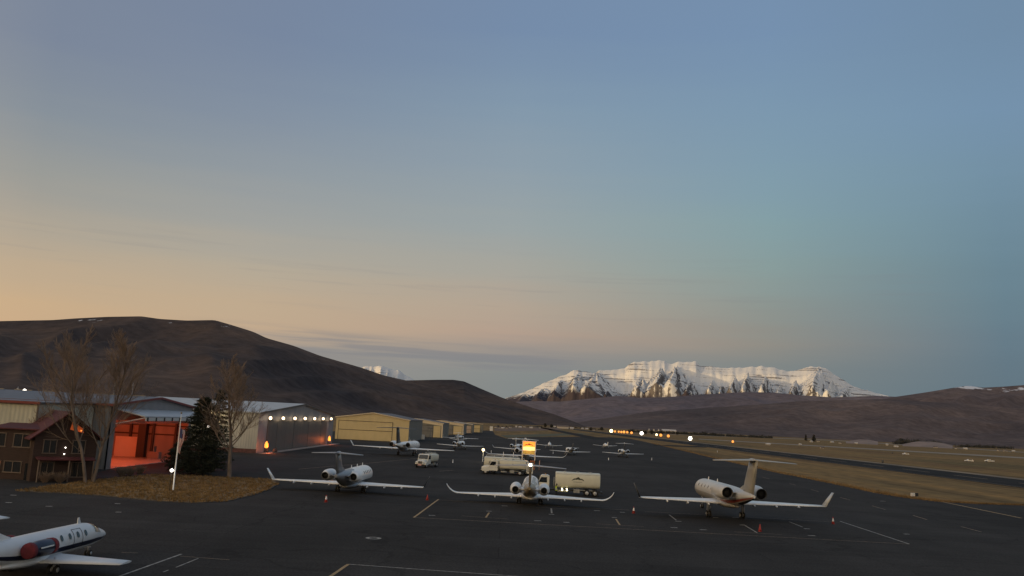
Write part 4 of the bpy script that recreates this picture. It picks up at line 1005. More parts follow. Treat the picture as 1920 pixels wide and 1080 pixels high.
# traffic cones
def cone(loc, label, h=.85, whole_red=False):
    e = thing('traffic_cone', loc, label, 'traffic cone', random.random(), 'traffic cones around the parked jets')
    b = MB(); b.bbox((0, 0, .03), (.36, .36, .06), .02); b.build('base', mat('cone_orange', (.34, .035, .03), .6), e)
    b = MB(); f = [(.06, .19), (h * .42, .13), (h * .44, .128), (h * .82, .066), (h * .84, .062), (h, .035)]
    b.lathe(f, 'Z', (0, 0, 0), 14, mfun=lambda k, i: 1 if (k in (1, 2) and not whole_red) else 0)
    b.build('cone_body', [mat('cone_orange', (.34, .035, .03), .6), mat('reflective_white', (.85, .80, .78), .4)], e)
cone(G(611, 942), 'orange cone with white collar left of the grey-tailed jet', .85)
cone(G(801, 938), 'plain thin red cone at the corner of the painted parking box', .7, True)
cone(G(1188, 963), 'orange cone with white collar off the left wingtip of the cream jet', .85)
cone(G(1425, 997), 'plain red cone on the tie-down lines behind the cream jet', .8, True)
cone(G(1562, 983), 'orange cone with white collar under the upturned wingtip of the cream jet', .85)
# ------------------------------------------------------------------ hangars and house
grey_wall = ribbed('grey_metal_siding', (.20, .20, .205), .5)
grey_front = ribbed('grey_front_siding', (.235, .235, .25), .5, axis='Y')
cream_wall = ribbed('cream_metal_siding', (.45, .45, .375), .6)
yellow_wall = ribbed('yellow_metal_siding', (.56, .45, .24), .45, var=.05)
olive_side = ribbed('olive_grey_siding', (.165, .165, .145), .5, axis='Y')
blue_roof = ribbed('slate_roof_sheet', (.085, .10, .125), .6, axis='X')
white_roof = ribbed('pale_roof_sheet', (.42, .44, .45), .6, axis='X')
dark_roof = ribbed('brown_roof_sheet', (.075, .06, .055), .6, axis='Y')
red_trim = mat('dark_red_trim', (.16, .022, .02), .5)
cream_trim = mat('cream_trim', (.62, .52, .36), .5)
white_trim = mat('white_trim', (.66, .64, .60), .5)
door_grey = ribbed('charcoal_door_panels', (.105, .098, .09), 1.2, axis='Y', var=.12, depth=.04)
door_grey2 = ribbed('grey_door_panels', (.15, .15, .145), .9, axis='X', var=.1, depth=.04)
inner_wall = ribbed('pale_inner_wall', (.24, .21, .20), .9, axis='Y', var=.15)
floor_m = mat('sealed_floor', (.42, .38, .35), .35, var=.12, scale=.4)
win_glass = mat('window_glass', (.02, .022, .026), .1, spec=.9)
brown_clad = mat('dark_brown_timber', (.036, .019, .015), .8, var=.25, scale=1.2, stretch=(1, 1, 5))
red_roof = ribbed('red_roof_sheet', (.085, .017, .018), .5, axis='X', var=.2, rough=.75)
win_frame = mat('pale_window_frame', (.13, .095, .075), .6)
orange_in = glow('orange_window_light', (1, .22, .06), .55)

def gable_x(mb, x0, x1, y0, y1, ev, pk, mi_side=0, mi_front=1, hole=None, back=True):
    """walls of a building whose ridge runs along x and whose gable faces +x; hole = (ya, yb, top) door opening in that gable"""
    ym = (y0 + y1) / 2; t = .25
    mb.add([(x0, y0, 0), (x1, y0, 0), (x1, y0, ev), (x0, y0, ev)], [(0, 1, 2, 3)], mi_side)
    mb.add([(x0, y1, 0), (x1, y1, 0), (x1, y1, ev), (x0, y1, ev)], [(0, 1, 2, 3)], mi_side)
    mb.add([(x0, y0, 0), (x0, y1, 0), (x0, y1, ev), (x0, ym, pk), (x0, y0, ev)], [(0, 1, 2, 3, 4)], mi_side)
    if not hole: mb.add([(x1, y0, 0), (x1, y1, 0), (x1, y1, ev), (x1, ym, pk), (x1, y0, ev)], [(0, 1, 2, 3, 4)], mi_front)
    else:
        a, b, tp = hole
        mb.prism([(x1, y0, 0), (x1, a, 0), (x1, a, tp), (x1, y0, tp)], (-t, 0, 0), mi_front); mb.prism([(x1, b, 0), (x1, y1, 0), (x1, y1, tp), (x1, b, tp)], (-t, 0, 0), mi_front)
        mb.prism([(x1, y0, tp + .002), (x1, y1, tp + .002), (x1, y1, ev), (x1, ym, pk), (x1, y0, ev)], (-t, 0, 0), mi_front)
def roof_x(mb, x0, x1, y0, y1, ev, pk, ov=.5, th=.25, mi=0):
    ym = (y0 + y1) / 2; sl = (pk - ev) / (ym - y0)
    a = [(x0 - ov, y0 - ov, ev - sl * ov + .02), (x0 - ov, ym, pk + .02), (x0 - ov, y1 + ov, ev - sl * ov + .02), (x0 - ov, y1 + ov, ev - sl * ov + th), (x0 - ov, ym, pk + th + .05), (x0 - ov, y0 - ov, ev - sl * ov + th)]
    mb.prism(a, (x1 - x0 + 2 * ov, 0, 0), mi)
def roof_y(mb, x0, x1, y0, y1, ev, pk, ov=.4, th=.25, mi=0):
    xm = (x0 + x1) / 2; sl = (pk - ev) / (xm - x0)
    a = [(x0 - ov, y0 - ov, ev - sl * ov + .02), (xm, y0 - ov, pk + .02), (x1 + ov, y0 - ov, ev - sl * ov + .02), (x1 + ov, y0 - ov, ev - sl * ov + th), (xm, y0 - ov, pk + th + .05), (x0 - ov, y0 - ov, ev - sl * ov + th)]
    mb.prism(a, (0, y1 - y0 + 2 * ov, 0), mi)

# open hangar with the red-lit interior
OX, OY0, OY1, OEV, OPK = -61.5, 133.0, 167.0, 9.9, 11.3
e = thing('open_hangar', (OX, OY0, 0), 'grey hangar with its door folded up, glowing red inside', 'hangar')
def L(v): return (v[0] - OX, v[1] - OY0, v[2])
b = MB(); gable_x(b, -46, 0, 0, OY1 - OY0, OEV, OPK, 0, 1, hole=(1.6, OY1 - OY0 - 1.6, 7.6)); b.build('wall', [grey_wall, grey_front], e)
b = MB(); roof_x(b, -46, 0, 0, OY1 - OY0, OEV, OPK, .5, .3); rf = b.build('roof', blue_roof, e)
b = MB()
b.box((-23, -.55, OEV + .06), (47.2, .12, .34)); 
for sg, yy in ((1, 0), (-1, OY1 - OY0)):
    ym = (OY1 - OY0) / 2; b.prism([(.52, yy - .55 * sg, OEV - .05), (.52, ym, OPK - .0), (.52, ym, OPK + .36), (.52, yy - .55 * sg, OEV + .30)], (.1, 0, 0))
b.build('roof_trim', red_trim, e)
for k in range(9):
    b = MB(); b.box((-44 + k * 5, (OY1 - OY0) / 2, OPK + .42), (3.2, .35, .1)); b.build('ridge_vent', mat('pale_ridge_vent', (.30, .27, .22), .7), rf)
W = OY1 - OY0
b = MB(); b.box((-12.5, W / 2, .06), (24.6, W - .6, .1)); b.build('floor', floor_m, e)
b = MB(); b.box((-24.6, W / 2, 4.9), (.2, W - .3, 9.6)); b.box((-12.3, W - .35, 4.9), (24.2, .15, 9.6)); b.build('inner_wall', inner_wall, e)
dsteel = mat('dark_steel', (.03, .028, .03), .6)
for k in range(6):
    b = MB(); b.box((-2.6 - k * 4.4 - (.9 if k > 2 else 0), W - .65, 4.9), (.42, .45, 9.5)); b.build('wall_column', dsteel, e)
for z in (4.6, 6.3, 7.9):
    b = MB(); b.box((-12.3, W - .52, z), (24, .2, .26)); b.build('wall_girt', dsteel, e)
for y in (9, 17, 25):
    b = MB(); b.box((-12, y, 8.9), (24, .4, .7)); b.build('roof_beam', dsteel, e)
b = MB(); b.box((-8.7, W - 1.3, 4.2), (1.5, 1.2, 8.4)); b.build('door_mast', dsteel, e)
b = MB(); b.box((-1.6, 1.2, 4.2), (1.0, .8, 8.4)); b.build('door_mast', dsteel, e)
b = MB(); b.box((-11.9, W - .8, 2.0), (4.4, .16, 3.8)); b.build('inner_door', mat('inner_door_paint', (.62, .55, .50), .5, var=.05, scale=.5), e)
b = MB(); b.bbox((-5.2, W - 3.4, .75), (2.2, 1.4, 1.3), .08); b.box((-5.2, W - 3.4, 1.9), (.12, 1.2, 1.0)); o = b.build('tool_cart', mat('tool_cart_paint', (.2, .17, .16), .5)); o.location = (OX, OY0, 0); tag(o, 'grey tool cart inside the red-lit open hangar', 'cart')
b = MB()
b.prism([(.05, 1.2, 9.25), (.05, W - 1.2, 9.25), (4.7, W - 1.2, 8.25), (4.7, 1.2, 8.25)], (0, 0, .16)); dr = b.build('folding_door', white_roof, e)
b = MB(); b.prism([(.1, 1.2, 7.0), (.1, W - 1.2, 7.0), (4.6, W - 1.2, 8.1), (4.6, 1.2, 8.1)], (0, 0, .12)); 
b.build('lower_door_leaf', white_trim, dr)
b = MB(); b.box((4.78, W / 2, 7.95), (.1, W - 2.4, .5))
b.build('door_edge', white_trim, dr)
b = MB()
for k in range(10): b.box((4.90, 1.8 + k * 3.3, 7.95), (.12, .3, .62))
b.build('door_rib', chas, dr)
b = MB(); b.tube((-8, 17, OPK + .3), (-8, 17, OPK + 3.1), .07, n=6); b.build('antenna', strut_m, e)
for i, (lx, ly) in enumerate([(-5, 8), (-5, 19), (-15, 8), (-15, 19)]):
    b = MB(); b.lathe([(0, .12), (-.25, .42), (-.28, .38)], 'Z', (lx, ly, 8.4), 12); hl = b.build('high_bay_lamp', glow('red_heat_lamp', (1, .16, .04), 3), e)
    lamp('hangar_glow', (lx, ly, 7.9), (1.0, .13, .04), 1900, .4, e)

# cream corrugated shed in front of its left end
e = thing('metal_shed', (-64.3, 117, 0), 'cream corrugated metal shed at the left edge of the photo', 'shed')
b = MB(); b.box((-25, 7.85, 4.85), (50, 15.7, 9.7)); b.build('wall', cream_wall, e)
b = MB(); b.prism([(-50.4, -.4, 9.72), (-50.4, 15.6, 9.95), (-50.4, 15.6, 10.1), (-50.4, -.4, 9.9)], (50.8, 0, 0)); b.build('roof', blue_roof, e)
b = MB(); b.box((-25, -.46, 9.78), (50.8, .1, .36)); b.build('roof_trim', red_trim, e)
b = MB(); b.box((-.06, -.03, 4.8), (.22, .1, 9.5)); b.build('corner_trim', olive_p, e)

# timber office house with red roof
e = thing('office_house', (-57, 111, 0), 'dark brown timber office with red gabled roof and orange-lit window', 'house')
b = MB()
b.box((-6.1, 1.2, 3.15), (6.2, 4.2, 6.3))                        # two-storey left wing (flat fronted)
c_ = Matrix.Rotation(R(-50), 3, 'Z')                              # gabled block turned towards the apron
def T(x, y, z): v = c_ @ Vector((x, y, z)); return (v.x - 2.75, v.y + 3.5, v.z)
gl, gw, ge, gp = 9.5, 3.7, 5.7, 8.7
# ridge runs along local x, gable faces +x
fr = [T(gl / 2, -gw, 0), T(gl / 2, gw, 0), T(gl / 2, gw, ge), T(gl / 2, 0, gp), T(gl / 2, -gw, ge)]
bk = [T(-gl / 2, -gw, 0), T(-gl / 2, gw, 0), T(-gl / 2, gw, ge), T(-gl / 2, 0, gp), T(-gl / 2, -gw, ge)]
b.add(fr + bk, [(0, 1, 2, 3, 4), (9, 8, 7, 6, 5), (0, 4, 9, 5), (1, 6, 7, 2)])
b.build('wall', brown_clad, e)
b = MB()
for sg in (-1, 1):
    sl = (gp - ge) / gw; o = .7
    A = [(gl / 2 + .6, 0, gp + .05), (gl / 2 + .6, sg * (gw + o), ge - sl * o + .05), (-gl / 2 - .6, sg * (gw + o), ge - sl * o + .05), (-gl / 2 - .6, 0, gp + .05)]
    b.prism([T(*p) for p in A], (0, 0, .18))
b.prism([(-9.4, -1.3, 6.32), (-2.8, -1.3, 6.32), (-2.8, 3.5, 6.9), (-9.4, 3.5, 6.9)], (0, 0, .16)); b.build('roof', red_roof, e)
def window(cx, cz, w, h, y, lit=False, n=1):
    f = MB(); f.box((cx, y - .03, cz - h / 2), (w + .25, .16, .14)); f.box((cx, y - .03, cz + h / 2), (w + .2, .1, .1))
    for k in range(n + 1): f.box((cx - w / 2 + k * w / n, y - .03, cz), (.1, .1, h))
    o = f.build('window', win_frame, e)
    g_ = MB(); g_.box((cx, y - .005, cz), (w, .03, h)); g_.build('pane', orange_in if lit else win_glass, o)
window(-7.7, 4.95, 1.1, 1.7, -.9); window(-5.0, 4.95, 2.2, 1.7, -.9, n=2)
window(-7.9, 1.6, 1.0, 1.4, -.9, lit=True); window(-5.8, 1.6, 2.2, 1.4, -.9, n=2)
b = MB(); b.box((-3.7, -.95, 1.05), (.9, .1, 2.1)); d = b.build('door', glass, e)
b = MB(); b.box((-3.4, -1.02, 1.05), (.05, .06, .5)); b.build('handle', strut_m, d)
v = T(gl / 2 + .06, .9, 7.0)
b = MB(); pl = [T(gl / 2 + .05, .2, 6.6), T(gl / 2 + .05, 1.9, 6.2), T(gl / 2 + .05, 1.7, 6.8), T(gl / 2 + .05, .4, 7.7)]
b.prism(pl, c_ @ Vector((.05, 0, 0))); b.build('gable_glow', glow('gable_lamp_glow', (1, .20, .05), .10), e)  # added glowing panel in place of orange light falling on the gable
b = MB(); b.ball(T(gl / 2 + .25, 1.5, 6.5), .09); b.build('gable_lamp', OL, e)
for k, (yy, zz, ww, hh) in enumerate([(-1.9, 4.4, 1.5, 1.7), (1.5, 4.4, 1.5, 1.7), (-1.9, 1.5, 1.5, 1.9), (1.7, 1.5, 1.6, 1.9)]):
    f = MB()
    for q, w2, h2 in (((yy, zz - hh / 2), ww + .2, .12), ((yy, zz + hh / 2), ww + .2, .1), ((yy - ww / 2, zz), .1, hh), ((yy + ww / 2, zz), .1, hh), ((yy, zz), .07, hh)):
        f.box(T(gl / 2 + .05, q[0], q[1]), (.12, w2, h2), rot=c_)
    o = f.build('window', win_frame, e); f = MB(); f.box(T(gl / 2 + .02, yy, zz), (.03, ww, hh), rot=c_); f.build('pane', win_glass, o)
for i, (yy, zz) in enumerate([(-.1, 4.3), (-.15, 3.5)]):
    b = MB(); b.ball(T(gl / 2 + .2, yy, zz), .07); b.build('wall_lamp', WL, e)
b = MB(); b.prism([T(gl / 2, -3.4, 3.0), T(gl / 2 + 1.6, -3.4, 2.75), T(gl / 2 + 1.6, 3.4, 2.75), T(gl / 2, 3.4, 3.0)], (0, 0, .12)); b.build('porch_roof', red_roof, e)
for yy in (-3.2, 0.3, 3.2):
    b = MB(); b.box(T(gl / 2 + 1.5, yy, 1.37), (.14, .14, 2.74)); b.build('porch_post', win_frame, e)
# low shrubs and a small sign by the porch
b = MB(); b.tube((0, 0, 0), (0, 0, 1.5), .05, n=6); b.box((0, -.06, 1.35), (.7, .06, .45)); o = b.build('small_sign', strut_m); o.location = G(50, 897); tag(o, 'small post sign in front of the lit office window', 'sign')

# grey hangar with the row of lights
GX, GY0, GY1, GEV, GPK = -58.8, 203.0, 291.0, 9.4, 12.2
e = thing('lit_hangar', (GX, GY0, 0), 'grey hangar with closed dark doors under a row of seven lamps', 'hangar'); W = GY1 - GY0
b = MB(); gable_x(b, -42, 0, 0, W, GEV, GPK, 0, 1); b.build('wall', [ribbed('pale_wall_siding', (.42, .41, .375), .6), grey_front], e)
b = MB(); roof_x(b, -42, 0, 0, W, GEV, GPK, .4, .3); b.build('roof', white_roof, e)
b = MB(); ym = W / 2
for sg, yy in ((1, 0), (-1, W)):
    b.prism([(.42, yy - .45 * sg, GEV - .1), (.42, ym, GPK - .02), (.42, ym, GPK + .38), (.42, yy - .45 * sg, GEV + .30)], (.1, 0, 0))
b.build('roof_trim', olive_p, e)
b = MB()
for k in range(8): b.box((.12 + .06 * (k % 2), 7.5 + 4.4 + k * 8.65, 3.85), (.1, 8.6, 7.5))
dr = b.build('sliding_door', door_grey, e)
b = MB(); b.box((.25, W / 2 + 1.5, 7.75), (.4, W - 12, .3)); b.build('door_track', olive_p, e)
b = MB()
for k in range(3): b.box((-2.2 - k * 5.5 - 10, -.05, 8.0), (4.4, .08, .5)); b.box((-2.2 - k * 5.5 - 10, -.05, 7.2), (4.4, .08, .4))
b.build('window', win_glass, e)
b = MB(); b.box((-14.5, -.09, 7.6), (2.3, .08, 1.6)); b.build('red_panel', mat('red_panel_paint', (.28, .03, .035), .5), e)
b = MB(); b.box((-21, -.03, .5), (42, .04, 1.0)); b.build('base_trim', mat('brick_red_base', (.12, .05, .045), .8, var=.3, scale=2), e)
b = MB(); b.ball((-11.2, -.5, 8.6), .38); b.box((-11.2, -.15, 8.7), (.12, .5, .12)); b.build('wall_lamp', YL, e)
lamp('wall_lamp_light', (-11.2, -1.6, 8.0), (1, .75, .35), 420, .3, e)
for k, px in enumerate((519, 543, 565, 584, 602, 618, 633)):
    yy = -GX * FPX / (960 - px) * 1.0
    zz = 8.35
    b = MB(); b.ball((.95, yy - GY0, zz), .38); o = b.build('door_lamp', glow('warm_door_lamp', (1, .72, .42), 5), e)
    lamp('door_light', (1.5, yy - GY0, zz - .6), (1, .72, .45), 22, .3, e)
# glowing floor lanterns at both ends of its doors
for k, (px, py, lab) in enumerate([(501, 850, 'flame-orange lantern at the near corner of the lit hangar'), (638, 835, 'flame-orange lantern at the far corner of the lit hangar')]):
    g = G(px, py); le = thing('ground_lantern', (GX + 1.6, g.y, 0), lab, 'lantern', 0, 'orange lanterns at the hangar door')
    b = MB()
    for dx, dy in ((-.35, -.35), (.35, -.35), (.35, .35), (-.35, .35)): b.box((dx, dy, .6), (.1, .1, 1.2))
    b.box((0, 0, .62), (.9, .9, .1)); b.build('stand', chas, le)
    b = MB(); b.lathe([(1.25, .25), (1.45, .42), (2.1, .42), (2.6, .25), (2.85, .06)], 'Z', (0, 0, 0), 12); b.build('glowing_globe', FL, le)
    lamp('lantern_light', (1.1, 0, 1.4), (1, .20, .05), 330, .4, le)
b = MB(); b.box((GX + 1.6, (GY0 + GY1) / 2, .04), (2.4, W, .06)); struct(b.build('door_apron_strip', mat('lamplit_concrete', (.34, .27, .23), .85, var=.2, scale=.6)))  # pinkish lamplight before the doors put into the strip's colour
for k in range(2):
    b = MB()
    b.bbox((0, 0, .45), (.5, .5, .9), .08); b.tube((0, 0, .9), (0, 0, 1.2), .12); o = b.build('barrel_bin', olive_p); o.location = (GX + 2.6, GY0 + 6 + 2.2 * k, 0)
    tag(o, ('dark bin by the near end of the hangar doors' if k == 0 else 'second dark bin along the hangar doors'), 'bin', 'bins by the hangar door')

def gable_hangar(name, label, x0, x1, y0, y1, ev, pk, door, trim, group, door_m=None, split=None, walls=None):
    """hangar whose gable faces the camera"""
    e = thing(name, (x1, y0, 0), label, 'hangar', 0, group); w = x1 - x0; d = y1 - y0; b = MB(); xm = -w / 2
    for yy in (0, d): b.add([(-w, yy, 0), (0, yy, 0), (0, yy, ev), (xm, yy, pk), (-w, yy, ev)], [(0, 1, 2, 3, 4)], 0)
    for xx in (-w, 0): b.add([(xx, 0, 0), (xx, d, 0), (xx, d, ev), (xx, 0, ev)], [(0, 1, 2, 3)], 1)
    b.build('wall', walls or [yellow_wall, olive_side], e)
    b = MB(); roof_y(b, -w, 0, 0, d, ev, pk, .35, .25); b.build('roof', dark_roof, e)
    b = MB()
    for sg, xx in ((1, -w), (-1, 0)):
        b.prism([(xx - .4 * sg, -.38, ev - .15), (xm, -.38, pk - .05), (xm, -.38, pk + .30), (xx - .4 * sg, -.38, ev + .25)], (0, -.08, 0))
    b.build('roof_trim', trim, e)
    a, c2, top = door; b = MB(); b.box(((a + c2) / 2, -.06, top / 2 + .15), (c2 - a, .12, top - .1)); dr = b.build('door', door_m or yellow_wall, e)
    b = MB(); z_ = top + .1
    for sgm in (((a, 0), (a, z_)), ((c2, 0), (c2, z_)), ((a, z_), (c2, z_)), ((a, top * .53), (c2, top * .53))):
        (xa, za), (xb, zb) = sgm; b.box(((xa + xb) / 2, -.16, (za + zb) / 2 + .05), (abs(xb - xa) + .18, .1, abs(zb - za) + .18))
    b.build('door_frame', mat('dark_door_frame', (.05, .04, .03), .6), dr)
    if split:
        a2, c3 = split; b = MB(); b.box(((a2 + c3) / 2, -.08, top / 2 + .1), (c3 - a2, .14, top)); b.build('side_door', yellow_wall, e)
        b = MB(); b.box(((a2 + c3) / 2, -.17, top * .5), (c3 - a2, .06, .15)); b.box((a2, -.17, top / 2), (.12, .06, top)); b.box((c3, -.17, top / 2), (.12, .06, top)); b.build('side_door_frame', cream_trim, e)
        b = MB(); b.prism([(xm, -.2, pk - 1.5), (-.05, -.2, ev - 1.25), (-.05, -.2, ev - .16), (xm, -.2, pk - .12)], (0, -.08, 0)); b.prism([(xm, -.2, pk - 1.5), (-w, -.2, ev - 1.25), (-w, -.2, ev - .16), (xm, -.2, pk - .12)], (0, -.08, 0)); b.box((-.4, -.16, (ev - .9) / 2), (.8, .08, ev - .9)); b.build('front_trim', trim, e)
    b = MB(); b.box((.05, 3.0, 1.05), (.06, 1.0, 2.1)); sd = b.build('walk_door', white_trim, e)
    b = MB(); b.ball((-w * .5, -.6, pk - 1.0), .13); b.build('gable_lamp', strut_m, e)
    return e
hg = 'row of hangars along the left of the apron'
b = None
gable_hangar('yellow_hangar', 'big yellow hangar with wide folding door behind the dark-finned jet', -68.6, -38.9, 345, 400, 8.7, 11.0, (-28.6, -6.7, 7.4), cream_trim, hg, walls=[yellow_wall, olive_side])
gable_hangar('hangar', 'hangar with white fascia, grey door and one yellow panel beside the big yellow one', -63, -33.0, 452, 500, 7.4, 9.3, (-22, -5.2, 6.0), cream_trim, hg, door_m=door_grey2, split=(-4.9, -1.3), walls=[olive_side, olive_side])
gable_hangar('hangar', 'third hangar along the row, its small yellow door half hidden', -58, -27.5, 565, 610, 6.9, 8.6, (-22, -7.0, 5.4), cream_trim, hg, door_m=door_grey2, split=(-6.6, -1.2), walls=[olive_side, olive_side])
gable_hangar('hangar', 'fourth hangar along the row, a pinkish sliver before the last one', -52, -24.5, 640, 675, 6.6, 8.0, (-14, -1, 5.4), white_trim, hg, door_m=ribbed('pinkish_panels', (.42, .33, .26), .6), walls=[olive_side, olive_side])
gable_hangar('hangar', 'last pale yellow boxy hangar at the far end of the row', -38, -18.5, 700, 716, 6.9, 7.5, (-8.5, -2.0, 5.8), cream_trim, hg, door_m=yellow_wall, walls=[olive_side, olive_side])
for px, py, w, h, lab in [(792, 824, 1.8, 2.2, 'white door-sized box by the grey side of the big yellow hangar'), (921, 808, 3, 4.5, 'white upright panel at the end of the hangar row')]:
    b = MB(); b.bbox((0, 0, h / 2), (w, w * .7, h), .08); b.box((0, -w * .36, h * .5), (w * .8, .05, h * .8)); o = b.build('utility_box', white_trim); o.location = G(px, py); tag(o, lab, 'utility box')

# ------------------------------------------------------------------ flagpole, floodlights, antennas
g = G(324, 922); e = thing('flagpole', g, 'tall white flagpole standing on the brown lawn', 'flagpole')
zt = P(337, 775, g.y).z
b = MB(); b.lathe([(0, .3), (.1, .3), (.12, .085), (zt * .6, .065), (zt - .1, .04), (zt, .02)], 'Z', (0, 0, 0), 10); b.build('pole', white_paint, e)
b = MB(); b.ball((0, 0, zt + .06), .12); b.build('finial', gold_p, e)
def flag(loc):
    b = MB(); nz, nx = 28, 12; hgt, wid = 2.9, .62; vs = []; mids = []
    for i in range(nz + 1):
        for j in range(nx + 1):
            u, w = j / nx, i / nz
            vs.append((.08 + wid * u * (.35 + .65 * (1 - w) ** .0) * (.55 + .45 * math.sin(math.pi * min(w + .25, 1))), .16 * math.sin(u * 9 + w * 3) * u, -w * hgt - .25 * u))
    for i in range(nz):
        for j in range(nx):
            a = i * (nx + 1) + j
            mi = 2 if (i < 11 and j < 7) else (0 if ((j + i // 5) % 2 == 0) else 1)
            b.add([], [], 0); b.f.append((a, a + 1, a + nx + 2, a + nx + 1)); b.m.append(mi); b.sm.append(True)
    b.v = vs
    o = b.build('flag', [mat('flag_red', (.30, .03, .04), .8), mat('flag_white', (.62, .60, .58), .8), mat('flag_blue', (.03, .04, .12), .8)]); o.location = loc
    sd = o.modifiers.new('thickness', 'SOLIDIFY'); sd.thickness = .012
    return tag(o, 'limp striped red, white and blue flag hanging on the flagpole', 'flag')
flag((g.x, g.y, zt - 1.8))
gl = P(322, 882, g.y - .2); e = thing('flagpole_lamp', (gl.x, gl.y, 0), 'bright white ball lamp beside the lower flagpole', 'lamp')
b = MB(); b.tube((0, 0, 0), (0, 0, gl.z - .1), .05, n=8); b.build('post', chas, e); b = MB(); b.ball((0, 0, gl.z), .19); b.build('lamp_head', WL, e); lamp('lamp_light', (-.4, -.4, gl.z), (1, .8, .5), 25, .2, e)
g = G(394, 886); z = P(394, 801, g.y - 3).z; light_pole('floodlight', (g.x, g.y - 3, 0), z, .26, WL, 'white floodlight on a dark pole at the right edge of the evergreen', pm=chas, power=30)
g = P(46, 733, 185); light_pole('yard_light', (g.x, g.y, 0), g.z, .42, WL, 'white yard light on a pole rising behind the left-hand roof', pole_r=.1, pm=strut_m)
for px, d_, y0, lab in [(34, 178, 725, 'thin mast left of the yard light above the left roof'), (250, 178, 718, 'thin grey mast behind the open hangar, between the two bare trees')]:
    g = P(px, y0, d_); b = MB(); b.lathe([(0, .16), (.3, .16), (.32, .08), (g.z, .04)], 'Z', (0, 0, 0), 8); b.box((0, 0, g.z - .4), (.5, .06, .06)); o = b.build('mast', strut_m); o.location = (g.x, g.y, 0); tag(o, lab, 'mast')

# ------------------------------------------------------------------ trees
bark = mat('grey_brown_bark', (.145, .112, .09), .9, var=.35, scale=2, stretch=(1, 1, .3))
twig_m = mat('brown_twigs', (.25, .175, .12), .9, var=.3, scale=.3)
def bare_tree(loc, h, spread, label, seed, stems=2, trunk_r=.34, dense=1.0, wide=1.0, lean=(0, 0)):
    rnd = random.Random(seed); e = thing('bare_tree', loc, label, 'tree', 0, 'leafless trees by the hangars')
    tk = MB(); cr = MB(); count = [0]
    def seg(mb, p, d, ln, r0, r1, n, steps, up, wob):
        pts = [p.copy()]; dirs = [d.copy()]
        for k in range(steps):
            d = (d + Vector((rnd.gauss(0, wob), rnd.gauss(0, wob), up + rnd.gauss(0, wob * .5)))).normalized()
            p = p + d * (ln / steps); pts.append(p.copy()); dirs.append(d.copy())
        rr = []
        for k, (q, dd) in enumerate(zip(pts, dirs)):
            r = r0 + (r1 - r0) * k / steps; a = dd.orthogonal().normalized(); c = dd.cross(a)
            rr.append([q + (a * math.cos(t) + c * math.sin(t)) * r for t in [2 * math.pi * i / n for i in range(n)]])
        mb.rings(rr, 0, True, False)
        return pts, dirs
    def grow(p, d, ln, r, lvl):
        if lvl == 0: mb, n, st = tk, 10, 8
        elif lvl == 1: mb, n, st = tk, 6, 6
        elif lvl == 2: mb, n, st = cr, 4, 5
        else: mb, n, st = cr, 3, 3
        pts, dirs = seg(mb, p, d, ln, r, r * (.22 if lvl < 3 else .4), n, st, (.02, .15, .15, .12)[lvl], (.05, .08, .10, .13)[lvl])
        if lvl == 3: return
        nch = int((22, 12, 9)[lvl] * (dense if lvl else 1))
        for k in range(nch):
            t = (.22 if lvl == 0 else .18) + (1 - (.22 if lvl == 0 else .18)) * (k + rnd.random() * .8) / nch
            f = t * (len(pts) - 1); i = min(int(f), len(pts) - 2); q = pts[i].lerp(pts[i + 1], f - i)
            ang = rnd.uniform(0, 2 * math.pi); dd = dirs[i]; a = dd.orthogonal().normalized(); c = dd.cross(a)
            sp = R(rnd.uniform(24, 42) if lvl == 0 else rnd.uniform(18, 40)) * spread
            nd = (dd * math.cos(sp) + (a * math.cos(ang) + c * math.sin(ang)) * math.sin(sp)).normalized()
            cl = ln * (1 - t * .62) * (.62, .52, .50)[lvl] * rnd.uniform(.75, 1.15)
            grow(q, nd, cl, max(r * (1 - t * .7) * .42, (.040, .026, .017)[lvl]), lvl + 1)
    for s_ in range(stems):
        a = 2 * math.pi * s_ / max(stems, 1) + rnd.random() * .5; ln = h * rnd.uniform(.9, 1.0)
        tilt = (.10 if stems > 1 else .02)
        grow(Vector((math.cos(a) * .25 * (stems > 1), math.sin(a) * .25 * (stems > 1), 0)), Vector((math.cos(a) * tilt + lean[0], math.sin(a) * tilt + lean[1], 1)).normalized(), ln, trunk_r, 0)
    zm = max(v[2] for v in cr.v); kz = h / zm
    for m_ in (tk, cr): m_.v = [(x * wide, y * wide, z * kz) for x, y, z in m_.v]
    tk.build('trunk', bark, e, fixn=False); cr.build('crown', twig_m, e, fixn=False); return e
g = G(160, 906); bare_tree(g, P(122, 606, g.y).z, 1.1, 'tall bare tree leaning left, in front of the red-roofed office', 81, 1, trunk_r=.23, dense=1.25, wide=1.0, lean=(-.16, 0))
g = G(174, 905); bare_tree(g, P(205, 612, g.y).z, 1.1, 'tall bare tree leaning right, in front of the grey hangar wall', 23, 1, trunk_r=.23, dense=1.25, wide=1.0, lean=(.10, 0))
g = G(430, 896); bare_tree(g, P(446, 662, g.y).z, 1.15, 'broad bare tree with vase-shaped crown beside the evergreen', 64, 1, trunk_r=.27, dense=1.25, wide=1.25)
g = G(58, 893); bare_tree(g, 9.5, 1.2, 'small bare tree in front of the cream shed', 47, 1, trunk_r=.12, dense=.8)

